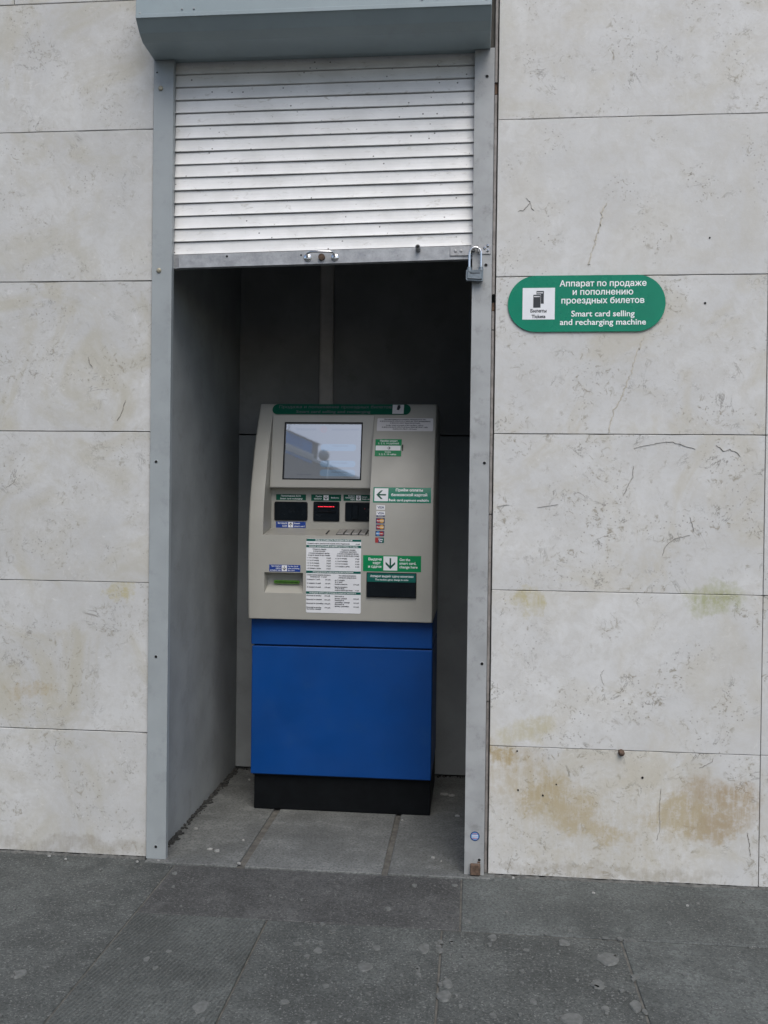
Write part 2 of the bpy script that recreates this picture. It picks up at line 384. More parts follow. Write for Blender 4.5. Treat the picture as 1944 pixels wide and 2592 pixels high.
def lettering(parent, lines, surf, off, mt, name='lettering', bold=0.018, joined=False):
    """lines: (text, x0, x1, baseline z, cap height[, align]); surf(x,z)->y"""
    if not joined and len(lines) > 1:
        for ln in lines: o = lettering(parent, [ln], surf, off, mt, name, bold, True); o.pop('kind', None)
        return o
    V, Fc = [], []
    for ln in lines:
        txt, x0, x1, zb, ch = ln[:5]
        v, f = raw_text(txt, bold, 3 if ch > 0.009 else 1)
        if not v: continue
        lo, hi = min(a for a, _ in v), max(a for a, _ in v)
        sx = (x1-x0)/(hi-lo); sz = ch/cap_h(); n0 = len(V)
        for a, b in v:
            x, z = x0 + (a-lo)*sx, zb + b*sz
            V.append((x, surf(x, z) - off, z))
        Fc += [tuple(i+n0 for i in q) for q in f]
    o = Vector((0, 0, 0)); q = parent
    while q is not None: o += Vector(q.location); q = q.parent
    me = bpy.data.meshes.new(name); me.from_pydata([tuple(Vector(v)-o) for v in V], [], Fc); me.update()
    o = link(name, me, mt, parent)
    if joined and len(lines) > 1: o['kind'] = 'stuff'
    return o

# ------------------------------------------------------------------ ground
ground = box('ground', (-150, 150, -150, 40, -0.40, -0.030), 'asphalt'); tag(ground, 'dark asphalt street surface beyond the paving', 'ground', kind='structure')
pav = box('pavement', (-4.0, 4.4, -4.0, 1.30, -0.10, -0.0045), 'mortar'); tag(pav, 'grey stone paved footway in front of the wall', 'pavement', kind='structure')
def slab(x0, x1, y0, y1, mt, z=0.0, g=0.003, tilt=True):
    bm = bm_box(bmesh.new(), x0+g, x1-g, y0+g, y1-g, -0.05, z, 0.0022)
    if tilt:
        a, b = random.uniform(-0.0016, 0.0016), random.uniform(-0.0016, 0.0016)
        for v in bm.verts:
            if v.co.z > -0.02: v.co.z += a*(v.co.x-x0)/(x1-x0) + b*(v.co.y-y0)/(y1-y0)
    return put('paving_slab', bm, mt, pav)
X1 = [-0.485, 0.525, 1.60, 2.65, 3.70, 4.38]
for i, (a, b) in enumerate(zip(X1, X1[1:])):
    slab(a, b, -0.432, -0.045 if i == 0 else (-0.004), 'slab_d' if i == 0 else 'slab_f', z=-0.001 if i else 0.0)
slab(-1.42, -0.485, -1.42, -0.004, 'slab', g=0.0035)
slab(-2.40, -1.42, -1.42, -0.004, 'slab'); slab(-3.98, -2.40, -1.42, -0.004, 'slab_f')
xs = [-0.485, -0.067, 0.470, 1.000, 1.545, 2.09, 2.63, 3.17, 3.71, 4.38]
rows = [-0.432, -1.42, -1.96, -2.50, -3.04, -3.98]
for j, (ya, yb) in enumerate(zip(rows[1:], rows)):
    o = 0.0 if j % 2 == 0 else 0.23
    for i, (a, b) in enumerate(zip(xs, xs[1:])):
        mt = 'slab_c' if (j == 0 and i == 0) else ('slab_f' if (j == 0 and i == 3) else random.choice(['slab', 'slab', 'slab_d', 'slab_c']) if j else 'slab')
        slab(a + (o if i else 0), b + (o if b < 4.3 else 0), ya, yb, mt)
    if j:
        for a, b in zip([-3.98, -3.1, -2.2, -1.3], [-3.1, -2.2, -1.3, -0.485]): slab(a, b, ya, yb, random.choice(['slab', 'slab_d']))
# niche floor, three slabs with wide mortar joints
for a, b in ((-0.60, -0.262), (-0.238, 0.250), (0.268, 0.64)):
    slab(a, b, -0.042, 1.16, 'slab_n', z=0.004, g=0.002)
# trodden gum
def gum(x, y, rx_, ry_):
    bm = bmesh.new(); n = 14; ph = random.uniform(0, 6)
    ring = [(x + rx_*(1+0.16*math.sin(3*t+ph)+random.uniform(-.07, .07))*math.cos(t), y + ry_*(1+0.16*math.sin(2*t+ph)+random.uniform(-.07, .07))*math.sin(t)) for t in (2*math.pi*i/n for i in range(n))]
    lo = [bm.verts.new((a, b, -0.001)) for a, b in ring]
    hi = [bm.verts.new((x+(a-x)*.86, y+(b-y)*.86, 0.0032)) for a, b in ring]
    bm.faces.new(hi)
    for i in range(n): bm.faces.new((lo[i], lo[(i+1) % n], hi[(i+1) % n], hi[i]))
    return put('gum_spot', bm, 'gum', pav)
GUM = [(0.946,-0.558,.032,.035),(0.898,-0.702,.019,.022),(0.828,-0.474,.018,.020),(0.980,-0.802,.016,.028),(0.811,-0.881,.030,.028),(0.423,-0.560,.018,.030),(0.621,-0.467,.014,.018),
       (0.488,-0.811,.020,.026),(0.495,-0.746,.014,.024),(0.265,-0.686,.022,.028),(-0.125,-0.938,.022,.030),(0.121,-0.608,.014,.018),(-0.657,-0.833,.016,.022)]
for g in GUM: gum(*g)
for i in range(190):
    x, y = random.uniform(-1.1, 1.5), random.uniform(-1.25, -0.08)
    if random.random() < 0.45: x = random.uniform(0.0, 1.05); y = random.uniform(-1.1, -0.42)
    r = random.choice([.003, .004, .004, .005, .006, .008, .010]); gum(x, y, r*random.uniform(.8, 1.3), r*random.uniform(.9, 1.5))

# ------------------------------------------------------------------ building wall with stone panels
wall = empty('building_wall'); tag(wall, 'pale limestone clad building wall around the shuttered niche', 'wall')
box('wall_core', (-4.0, -0.604, 0.022, 0.45, -0.05, 4.2), 'core', wall)
box('wall_core', (0.614, 4.4, 0.022, 0.45, -0.05, 4.2), 'core', wall)
box('wall_core', (-0.602, 0.612, 0.022, 0.45, 2.87, 4.2), 'core', wall)
ZJ = [0.004, 0.4504, 0.9904, 1.5304, 2.0704, 2.6104, 3.0704, 3.6104, 4.2]
def panel(x0, x1, z0, z1, mt):
    g = 0.0013; y = random.uniform(-0.0010, 0.0012); r = lambda: random.uniform(-0.0007, 0.0009)
    bm = bm_box(bmesh.new(), x0+g, x1-g, y, 0.0215, z0+g+r(), z1-g*0.5, 0.0012)
    bmesh.ops.subdivide_edges(bm, edges=[e for e in bm.edges if e.calc_length() > 0.2], cuts=14, use_grid_fill=False)
    for v in bm.verts:                      # worn, not quite straight arrises
        if min(v.co.z-z0, z1-v.co.z, v.co.x-x0, x1-v.co.x) < 0.005:
            k = random.choice((0, 0, 0, 0.0005, 0.0010))
            if v.co.z-z0 < 0.005: v.co.z += k
            elif z1-v.co.z < 0.005: v.co.z -= k
    o = put('stone_panel', bm, mt, wall)
    return o
for za, zb in zip(ZJ, ZJ[1:]):
    ml = 'stone_l_foot' if za < 0.9 else 'stone_l'
    mr = 'stone_r_foot' if za < 0.4 else 'stone_r_mid' if za < 1.4 else 'stone_r'
    if zb <= 3.08:
        for a, b in ((-3.98, -3.31), (-3.31, -2.41), (-2.41, -1.507), (-1.507, -0.6045)): panel(a, b, za, zb, ml)
        for a, b in ((0.6145, 1.5235), (1.5235, 2.43), (2.43, 3.34), (3.34, 4.38)): panel(a, b, za, zb, mr)
    else:
        for a, b in ((-3.98, -2.94), (-2.94, -2.03), (-2.03, -1.129), (-1.129, -0.22), (-0.22, 0.69), (0.69, 1.60), (1.60, 2.51), (2.51, 3.42), (3.42, 4.38)):
            panel(a, b, za, zb, 'stone_l' if b < 0 else 'stone_r')
# cracks and pale veins that single panels show
M['crack'] = simple('crack_dirt', (0.24, 0.225, 0.20), 0.9, var=0.5, scale=90)
M['vein'] = simple('beige_vein', (0.46, 0.43, 0.36), 0.7, var=0.2, scale=60)
def ribbon(name, pts, w, mt):
    bm = bmesh.new(); fine = []
    for (xa, za), (xb, zb) in zip(pts, pts[1:]):
        n = max(2, int(math.hypot(xb-xa, zb-za)/0.006))
        for k in range(n): fine.append((xa+(xb-xa)*k/n + random.gauss(0, w*.55), za+(zb-za)*k/n + random.gauss(0, w*.55)))
    fine.append(pts[-1]); pv = None
    for k, (x, z) in enumerate(fine):
        a, b = fine[max(0, k-1)], fine[min(len(fine)-1, k+1)]; d = Vector((b[0]-a[0], b[1]-a[1])).normalized()
        ww = w*random.uniform(.25, 1.0)*(0.35 if k in (0, len(fine)-1) else 1); nx_, nz_ = -d.y*ww/2, d.x*ww/2
        cv = [bm.verts.new((x+nx_, 0.001, z+nz_)), bm.verts.new((x+nx_, -0.0015, z+nz_)), bm.verts.new((x-nx_, -0.0015, z-nz_)), bm.verts.new((x-nx_, 0.001, z-nz_))]
        if pv:
            for i in range(3): bm.faces.new((pv[i], pv[i+1], cv[i+1], cv[i]))
        pv = cv
    return put(name, bm, mt, wall)
for w_, c_ in ((.0030, [(1.092, 1.4833), (1.1093, 1.4893), (1.1352, 1.4936), (1.1898, 1.5058), (1.2186, 1.5048), (1.2417, 1.4979), (1.2648, 1.4892), (1.2935, 1.4817)]),
               (.0050, [(1.3619, 1.4951), (1.3762, 1.4882), (1.3861, 1.4753), (1.4076, 1.4813), (1.4305, 1.471), (1.442, 1.4582)]),
               (.0040, [(1.0917, 1.4212), (1.0862, 1.4064), (1.0888, 1.3857), (1.0775, 1.3679), (1.0679, 1.347), (1.0567, 1.3203)]),
               (.0032, [(1.2787, 1.2511), (1.2871, 1.2288), (1.2932, 1.2042)]), (.0028, [(1.1899, 1.1182), (1.1964, 1.1448), (1.2122, 1.1658), (1.2379, 1.1798), (1.2808, 1.1904)]),
               (.0050, [(0.6884, 2.2953), (0.7086, 2.3013), (0.7217, 2.3168), (0.7297, 2.3225), (0.7226, 2.3325), (0.7144, 2.3403)]), (.0045, [(0.7297, 2.3215), (0.7334, 2.3067), (0.7427, 2.2972)]),
               (.0018, [(0.6308, 1.2805), (0.6723, 1.2858)]), (.0018, [(0.7673, 1.2781), (0.8026, 1.2827), (0.8379, 1.2891)]),
               (.0070, [(1.4848, 0.1895), (1.4906, 0.1507), (1.496, 0.1059)]), (.0055, [(1.0018, 0.7272), (0.9902, 0.7056), (0.9922, 0.6874), (1.0026, 0.6695)]),
               (.0030, [(1.3687, 0.4372), (1.366, 0.425), (1.3457, 0.4122), (1.3225, 0.3992)]), (.0030, [(1.1974, 0.3247), (1.1925, 0.2518), (1.1965, 0.1853), (1.1852, 0.1484)]),
               (.0040, [(-0.838, 1.800), (-0.832, 1.775), (-0.822, 1.758)]), (.0028, [(-1.145, 1.325), (-1.118, 1.342), (-1.105, 1.362)]), (.0028, [(-0.70, 1.645), (-0.712, 1.60), (-0.73, 1.57)])):
    ribbon('crack', c_, w_*0.5, 'crack')
for w_, c_ in ((.0080, [(0.9282, 2.1046), (0.939, 2.1479), (0.9487, 2.1883), (0.9639, 2.2402), (0.9758, 2.2862), (0.9856, 2.3178)]),
               (.0075, [(1.003, 1.536), (1.0105, 1.5746), (1.0216, 1.6131), (1.0375, 1.6398), (1.0588, 1.69), (1.0755, 1.7403), (1.096, 1.8051), (1.1182, 1.8669)])):
    ribbon('vein', c_, w_*0.6, 'vein')
for x_, z_ in ((1.318, 1.975), (1.33, 2.195), (0.71, 0.435), (0.715, 0.30), (0.80, 0.285), (0.845, 0.325), (1.135, 0.36)):
    put('pit', bm_poly(bmesh.new(), circle(x_, z_, random.uniform(.0025, .0042), 9), -0.0018, 0.001), 'hole', wall)
# niche lining
box('niche_side', (-0.66, -0.573, 0.062, 1.21, -0.04, 2.95), 'niche', wall)
box('niche_side', (0.640, 0.72, 0.062, 1.21, -0.04, 2.95), 'niche', wall)
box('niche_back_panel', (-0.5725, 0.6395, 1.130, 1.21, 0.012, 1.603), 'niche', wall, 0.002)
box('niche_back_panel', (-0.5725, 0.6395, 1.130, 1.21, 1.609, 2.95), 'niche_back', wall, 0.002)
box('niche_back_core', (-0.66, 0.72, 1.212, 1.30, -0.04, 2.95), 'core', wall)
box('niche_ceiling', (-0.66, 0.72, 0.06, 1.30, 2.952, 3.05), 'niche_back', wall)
# ragged mortar and dirt along the foot of the wall
def fillet(x0, x1, y, h, d, n, mt, name):
    bm = bmesh.new(); prev = None
    for i in range(n+1):
        x = x0 + (x1-x0)*i/n; hh = h*random.uniform(0.3, 1.2); dd = d*random.uniform(0.5, 1.3)
        cur = [bm.verts.new((x, y+0.001, hh)), bm.verts.new((x, y-dd*0.5, hh*0.55)), bm.verts.new((x, y-dd, -0.002))]
        if prev:
            for k in (0, 1): bm.faces.new((prev[k], prev[k+1], cur[k+1], cur[k]))
        prev = cur
    return put(name, bm, mt, wall)
tag(fillet(-1.5, -0.606, 0.0, 0.006, 0.014, 90, 'fillet', 'mortar_fillet'), kind=None)
fillet(0.616, 2.4, 0.0, 0.006, 0.016, 150, 'fillet', 'mortar_fillet')
# loose dirt in the corner of the niche, joined: nobody could count it
bm = bmesh.new()
for i in range(260):
    t = random.random(); y = 0.09 + t*1.02
    x = -0.570 + abs(random.gauss(0, 0.010)); r = random.uniform(0.002, 0.008)*(1.0 if random.random() < .9 else 1.5)
    mt4 = Matrix.Translation((x, y, 0.004 + r*0.3)) @ Matrix.Rotation(random.uniform(0, 6), 4, 'Z') @ Matrix.Diagonal((random.uniform(.6, 1.2), random.uniform(.8, 2.2), random.uniform(.5, 1.1), 1))
    bmesh.ops.create_icosphere(bm, subdivisions=1, radius=r, matrix=mt4)
for i in range(90):
    x = random.uniform(-0.56, 0.62); y = 1.126 - abs(random.gauss(0, 0.008)); r = random.uniform(0.002, 0.007)
    bmesh.ops.create_icosphere(bm, subdivisions=1, radius=r, matrix=Matrix.Translation((x, y, 0.004 + r*0.3)))
for v in bm.verts: v.co += Vector((random.uniform(-1, 1), random.uniform(-1, 1), random.uniform(-1, 1)))*0.0015
tag(put('crumbled_dirt', bm, 'dirt'), 'dark crumbled dirt along the foot of the niche walls', 'dirt', kind='stuff')
bm = bmesh.new()
for (x, y, s) in [(-0.515, 0.30, .010), (-0.40, 0.10, .012), (-0.37, 0.085, .014), (0.50, 0.58, .012), (0.44, 0.86, .022), (0.47, 0.845, .018), (-0.62, -0.05, .006), (0.70, -0.03, .006), (0.96, -0.12, .007),
                  (-0.26, -0.02, .008), (0.42, 0.12, .008), (0.45, 0.09, .006), (-0.55, -0.03, .007), (0.28, 0.50, .006), (-0.30, 0.20, .006), (-0.46, 0.95, .009), (1.25, -0.18, .005), (-0.95, -0.04, .007), (-0.88, -0.06, .006)]:
    n = 6; a0 = random.uniform(0, 6)
    ring = [(x + s*random.uniform(.5, 1)*math.cos(a0+2*math.pi*i/n), y + s*.8*random.uniform(.5, 1)*math.sin(a0+2*math.pi*i/n)) for i in range(n)]
    lo = [bm.verts.new((p, q, 0.003)) for p, q in ring]; hi = [bm.verts.new((p, q, 0.0065 + random.uniform(0, .003))) for p, q in ring]
    c = bm.verts.new((x, y, 0.009))
    for i in range(n):
        bm.faces.new((lo[i], lo[(i+1) % n], hi[(i+1) % n], hi[i])); bm.faces.new((hi[i], hi[(i+1) % n], c))
tag(put('litter_scraps', bm, 'paper'), 'tiny pale paper scraps scattered over the niche floor and paving', 'litter', kind='stuff')

# cable trunking on the niche back wall
tr = empty('cable_trunking', (-0.15, 1.115, 0.02)); tag(tr, 'pale vertical cable trunking on the niche back wall behind the machine', 'trunking')
box('channel', (-0.183, -0.119, 1.108, 1.1295, 0.02, 2.94), 'trunking', tr, 0.003)
box('cover_lip', (-0.176, -0.126, 1.1045, 1.1085, 0.02, 2.94), 'trunking', tr, 0.0015)

# rusty bolt end in a panel joint
rb = empty('rusty_bolt', (1.062, 0.0, 0.444)); tag(rb, 'rusty bolt end sticking out of the panel joint above the stained panel', 'bolt')
bm = bm_cyl(bmesh.new(), (1.062, 0.012, 0.4455), (1.062, -0.014, 0.444), 0.0105, 14); bm_cyl(bm, (1.062, -0.0141, 0.444), (1.062, -0.019, 0.4435), 0.0095, 14, 0.006)
put('shank', bm, 'rust', rb, True)

# ------------------------------------------------------------------ roller shutter
rs = empty('roller_shutter', (0, 0, 0)); tag(rs, 'half raised white roller shutter with grey guide rails and housing box', 'roller shutter')
prof = [(0.020, 3.16), (-0.190, 3.16), (-0.2, 3.15), (-0.2, 2.898), (-0.165, 2.866), (-0.132, 2.850), (-0.020, 2.846), (-0.020, 2.852), (0.020, 2.852)]
bm = bmesh.new(); Lx, Rx = -0.600, 0.586
A = [bm.verts.new((Lx, y, z)) for y, z in prof]; B = [bm.verts.new((Rx, y, z)) for y, z in prof]
bm.faces.new(A); bm.faces.new(B[::-1])
for i in range(len(prof)): bm.faces.new((A[i], A[(i+1) % len(prof)], B[(i+1) % len(prof)], B[i]))
es = [e for e in bm.edges if abs(e.verts[0].co.x - e.verts[1].co.x) < 1e-6]
bmesh.ops.bevel(bm, geom=es, offset=0.002, segments=1, affect='EDGES')
hb = put('housing_box', bm, 'steel_box', rs)
def rivet(x, y, z, r, mt, parent, name='rivet', h=0.003):
    bm = bm_cyl(bmesh.new(), (x, y+0.001, z), (x, y-h*0.6, z), r, 12); bm_cyl(bm, (x, y-h*0.6-0.0001, z), (x, y-h, z), r, 12, r*0.55)
    return put(name, bm, mt, parent, False)
for x in (-0.585, -0.44, -0.40, 0.36, 0.41, 0.568): rivet(x, -0.2, 2.915 if abs(x) > .5 else 2.92 + random.uniform(0, .006), 0.0035, 'steel_worn' if x > 0 else 'steel', hb)
# seam flange beneath the fold
box('drip_lip', (-0.599, 0.585, -0.2035, -0.2003, 2.898, 2.912), 'steel_box', hb, 0.001)
def rail(x0, x1, mt, holes, bolts, label):
    bm = bmesh.new()
    inner = x1 if x1 < 0 else x0; s = 1 if x1 < 0 else -1   # s: towards the opening
    # C channel seen from above: front web, outer flange, inner lips holding the slats
    bm_box(bm, x0, x1, -0.0125, -0.0095, 0.003, 2.853, 0.0008)
    bm_box(bm, min(inner, inner - s*0.003), max(inner, inner - s*0.003), -0.0093, 0.012, 0.003, 2.853)
    outer = x0 if x1 < 0 else x1
    bm_box(bm, min(outer, outer + s*0.003), max(outer, outer + s*0.003), -0.0093, 0.060, 0.003, 2.853)
    bm_box(bm, min(outer, outer+s*.036)+.0035*(s > 0), max(outer, outer+s*.036)-.0035*(s < 0), 0.056, 0.060, 0.003, 2.853)
    o = put('guide_rail', bm, mt, rs); o['label'] = label
    for x, z, r in holes:
        b2 = bmesh.new(); bm_poly(b2, circle(x, z, r, 18), -0.0131, -0.0126); put('bolt_hole', b2, 'hole', o)
        # pressed rim
        b3 = bmesh.new(); n = 18
        ri = [b3.verts.new((px, -0.0136, pz)) for px, pz in circle(x, z, r, n)]; ro = [b3.verts.new((px, -0.0127, pz)) for px, pz in circle(x, z, r*1.35, n)]
        for i in range(n): b3.faces.new((ri[i], ri[(i+1) % n], ro[(i+1) % n], ro[i]))
        put('hole_rim', b3, mt, o)
    for x, z in bolts: rivet(x, -0.0125, z, 0.0085, 'brass', o, 'bolt', 0.006)
    return o
rail(-0.602, -0.530, 'steel', [(-0.5793, 1.4237, .0052), (-0.5727, 0.7279, .0052), (-0.5660, 0.0473, .0052), (-0.590, 2.805, .003)], [(-0.5762, 2.7485), (-0.576, 2.1033)], 'left guide rail with two dull bolts near the top')
rr = rail(0.533, 0.601, 'steel_worn', [(0.5756, 2.7553, .0055), (0.5802, 2.1091, .0055), (0.5839, 1.4286, .0052), (0.585, 0.7358, .0052), (0.5846, 0.0560, .0050)], [], 'right guide rail with rusty clip and round sticker near the ground')
b = box('rusty_clip', (0.5535, 0.5885, -0.030, -0.0127, 0.0075, 0.044), 'rust', rr, 0.002); b['label'] = 'rusty iron clip at the foot of the rail'
box('rust_run', (0.578, 0.588, -0.0133, -0.0127, 0.0445, 0.050), 'rust', rr)
st = put('round_sticker', bm_poly(bmesh.new(), circle(0.5685, 0.1375, 0.0165, 28), -0.0132, -0.0126), 'navy', rs); st['label'] = 'small round sticker with blue rim and pink stripes'
put('sticker_face', bm_poly(bmesh.new(), circle(0.5685, 0.1375, 0.0135, 28), -0.0136, -0.0133), 'skyblue', st)
for dz, w, mtt in ((0.0085, .016, 'pink'), (0.003, .022, 'notice'), (-0.0025, .022, 'notice'), (-0.008, .017, 'pink')):
    put('sticker_stripe', bm_poly(bmesh.new(), [(0.5685-w/2, .1375+dz-.0016), (0.5685+w/2, .1375+dz-.0016), (0.5685+w/2, .1375+dz+.0016), (0.5685-w/2, .1375+dz+.0016)], -0.0139, -0.0137), mtt, st)
# slats, sagging a little towards the left
ZT, NS = 2.902, 16
def slat_edges(i):       # height of the upper edge of slat i at the left and right end
    return ZT - 0.0460*i, ZT - 0.0447*i - 0.0015
for i in range(NS):
    zl0, zr0 = slat_edges(i); zl1, zr1 = slat_edges(i+1)
    bm = bmesh.new(); cols = []
    P = [(0.0, 0.0300), (0.04, 0.0240), (0.25, 0.0236), (0.5, 0.0226), (0.72, 0.0210), (0.88, 0.0190), (0.958, 0.0176), (0.97, 0.0186), (0.97, 0.0300)]
    nseg = 10
    for k in range(nseg+1):
        f = k/nseg; x = -0.5325 + f*1.067
        za = zl0 + (zr0-zl0)*f; zb = zl1 + (zr1-zl1)*f
        wob = 0.0006*math.sin(3.1*f*math.pi + i*1.7)
        cols.append([bm.verts.new((x, y + wob, za + (zb-za)*t)) for t, y in P])
    for a, c in zip(cols, cols[1:]):
        for k in range(len(P)-1): bm.faces.new((a[k], a[k+1], c[k+1], c[k]))
    o = put('slat', bm, 'shutter', rs)
# bottom bar
zl, zr = slat_edges(NS); BT = lambda x: zl + (zr-zl)*(x+.5325)/1.067
bm = bm_box(bmesh.new(), -0.5325, 0.5345, 0.014, 0.034, -0.0495, -0.001, 0.0015)
bm_box(bm, -0.5325, 0.5345, 0.0085, 0.0139, -0.0495, -0.0465, 0.0005)
for v in bm.verts: v.co.z += BT(v.co.x)
bar = put('bottom_bar', bm, 'bar', rs)
bm = bm_box(bmesh.new(), -0.5355, -0.512, 0.010, 0.036, -0.052, -0.002, 0.001)
for v in bm.verts: v.co.z += BT(v.co.x)
put('end_cap', bm, 'zinc', bar)
def disc(name, x, z, r, y, mt, parent, h=0.004):
    return put(name, bm_poly(bmesh.new(), circle(x, z, r, 18), y-h, y), mt, parent)
disc('rivet_hole', -0.337, BT(-0.337)-0.012, 0.0042, 0.0139, 'hole', bar, 0.0005); disc('rivet_hole', -0.0694, BT(-.07)-0.016, 0.0032, 0.0139, 'hole', bar, 0.0005)
disc('lock_knob', 0.0049, BT(0)-0.026, 0.0115, 0.0139, 'rust', bar, 0.010)
h = empty('handle', (0, 0, 0)); h.parent = bar
hz = BT(0.0)-0.0265
for x in (-0.046, 0.0515):
    bm = bm_cyl(bmesh.new(), (x, 0.0139, hz), (x, 0.0105, hz), 0.0145, 18, 0.013)
    bm_cyl(bm, (x, 0.0104, hz-0.004), (x, 0.0075, hz-0.004), 0.0045, 10, 0.003)
    put('handle_foot', bm, 'chrome', h, True)
bm = bm_tube(bmesh.new(), [(-0.046, 0.012, hz+.002), (-0.0455, -0.004, hz+.006), (-0.041, -0.014, hz+.010), (-0.03, -0.018, hz+.012), (0.0, -0.019, hz+.0125), (0.036, -0.018, hz+.012), (0.0465, -0.014, hz+.010), (0.051, -0.004, hz+.006), (0.0515, 0.012, hz+.002)], 0.0042, 10)
put('handle_grip', bm, 'chrome', h, True)
bm = bm_cyl(bmesh.new(), (0.3445, 0.0139, BT(.34)-0.010), (0.3445, -0.012, BT(.34)-0.006), 0.0085, 14)
put('lock_stud', bm, 'zinc', bar, True); put('stud_bore', bm_cyl(bmesh.new(), (0.3445, -0.0121, BT(.34)-0.006), (0.3445, -0.0128, BT(.34)-0.0058), 0.006, 14), 'hole', bar)
# hasp on the bar
bm = bm_box(bmesh.new(), 0.4555, 0.536, 0.0095, 0.0136, BT(.48)-0.036, BT(.48)-0.004, 0.001)
bm_box(bm, 0.528, 0.542, -0.022, 0.0094, BT(.53)-0.030, BT(.53)-0.008, 0.001)
hp = put('hasp_plate', bm, 'zinc', bar)
for x in (0.4745, 0.4935): rivet(x, 0.0095, BT(x)-0.020, 0.0046, 'zinc', bar, 'hasp_rivet', 0.003)
# staple plate on the rail
bm = bm_box(bmesh.new(), 0.5535, 0.596, -0.0160, -0.0128, 2.146, 2.180, 0.0008)
bm_poly(bm, [(0.5535, 2.150), (0.5565, 2.150), (0.5565, 2.181), (0.5535, 2.183)], -0.034, -0.0161)
sp = put('staple_plate', bm, 'zinc', rs)
for x, z in ((0.5745, 2.1665), (0.5855, 2.1745), (0.5855, 2.1585)): rivet(x, -0.0160, z, 0.0050, 'chrome', sp, 'screw', 0.004)
# sealant strip in the gap at the right
def seg(z0, z1, y, mt='strip_brown'):
    return box('gap_strip', (0.6025, 0.6118, y, y+0.02, z0, z1), mt, rs, 0.0008)
seg(0.004, 0.60, 0.012); seg(0.603, 1.25, 0.009); seg(1.253, 1.888, 0.0075); seg(1.891, 1.955, 0.008); b = seg(1.957, 1.985, 0.014, 'rust')
seg(2.012, 2.585, 0.003); seg(2.587, 2.70, 0.007); seg(2.703, 2.74, 0.010, 'rust'); seg(2.742, 3.068, 0.006)

# ------------------------------------------------------------------ padlock
pl = empty('padlock', (0.543, -0.03, 2.05)); tag(pl, 'grey long shackle padlock hanging from the hasp beside the right rail', 'padlock')
U = [(0.5235, -0.029, 2.088)] + [(0.5235, -0.029, 2.10 + 0.01*i) for i in range(5)]
for i in range(11):
    a = math.pi - math.pi*i/10; U.append((0.5435 + 0.0195*math.cos(a) + 0.0, -0.029, 2.1445 + 0.0215*math.sin(a)))
U += [(0.563, -0.029, 2.14 - 0.01*i) for i in range(5)] + [(0.563, -0.029, 2.088)]
put('shackle', bm_tube(bmesh.new(), U, 0.0042, 12), 'chrome', pl, True)
bm = bmesh.new()
pp = [(0.5125, 2.0560), (0.5145, 2.0515), (0.5690, 2.0485), (0.5710, 2.0530), (0.5715, 2.0835), (0.5705, 2.0870), (0.5135, 2.0870), (0.5125, 2.0835)]
bm_poly(bm, pp, -0.0445, -0.0150)
bmesh.ops.bevel(bm, geom=[e for e in bm.edges if abs(e.verts[0].co.y-e.verts[1].co.y) < 1e-6], offset=0.006, segments=3, affect='EDGES')
body = put('lock_body', bm, 'lock', pl, False)
for x in (0.5235, 0.563): put('shackle_collar', bm_cyl(bmesh.new(), (x, -0.029, 2.0855), (x, -0.029, 2.0975), 0.0088, 14, 0.008), 'lock', body, False)
box('ridge', (0.526, 0.560, -0.0462, -0.0446, 2.0775, 2.0800), 'lock', body, 0.0005); box('groove', (0.527, 0.559, -0.0450, -0.0446, 2.0725, 2.0745), 'hole', body)
box('ridge', (0.514, 0.570, -0.0452, -0.0446, 2.0838, 2.0850), 'lock', body)

# ------------------------------------------------------------------ wall sign
sg = empty('wall_sign', (0.922, -0.001, 1.88)); tag(sg, 'green capsule shaped sign with white lettering on the pale stone wall', 'sign')
plate = put('sign_plate', bm_poly(bmesh.new(), rrect(0.657, 1.187, 1.880, 2.072, 0.0958, 16), -0.0065, -0.0015), 'green_sign', sg)
W0 = lambda x, z: -0.0065
lettering(sg, [('Аппарат по продаже', .8317, 1.1226, 2.0345, .0195), ('и пополнению', .8762, 1.0787, 2.0055, .0195), ('проездных билетов', .8385, 1.1163, 1.9765, .0195),
               ('Smart card selling', .8725, 1.0845, 1.9318, .0190), ('and recharging machine', .8343, 1.1225, 1.9032, .0190)], W0, 0.0004, 'white_print', bold=0.014)
pc = put('pictogram_panel', bm_poly(bmesh.new(), [(.707, 1.9221), (.8163, 1.9221), (.8163, 2.0301), (.707, 2.0301)], -0.0071, -0.0067), 'white', sg)
put('ticket_symbol', bm_poly(bmesh.new(), [(.7541, 2.0085), (.7690, 2.0085), (.7690, 1.9761), (.7789, 1.9761), (.7789, 2.0195), (.7541, 2.0195)], -0.0076, -0.0073), 'ink', pc)
put('ticket_symbol', bm_poly(bmesh.new(), [(.7434, 1.9627), (.7680, 1.9627), (.7680, 2.0069), (.7434, 2.0069)], -0.0078, -0.0074), 'ink', pc)
for x0, z0 in ((.7563, 2.0112), (.7456, 1.9986)):
    for k in range(5): put('ticket_mark', bm_poly(bmesh.new(), [(x0+.004*k, z0), (x0+.004*k+.003, z0), (x0+.004*k+.0034, z0+.0036), (x0+.004*k, z0+.0036)], -0.0082, -0.0080), 'white', pc)
lettering(pc, [('Билеты', .7341, .7886, 1.9462, .0105), ('Tickets', .738, .7852, 1.9272, .0108)], lambda x, z: -0.0071, 0.0004, 'ink', bold=0.03)

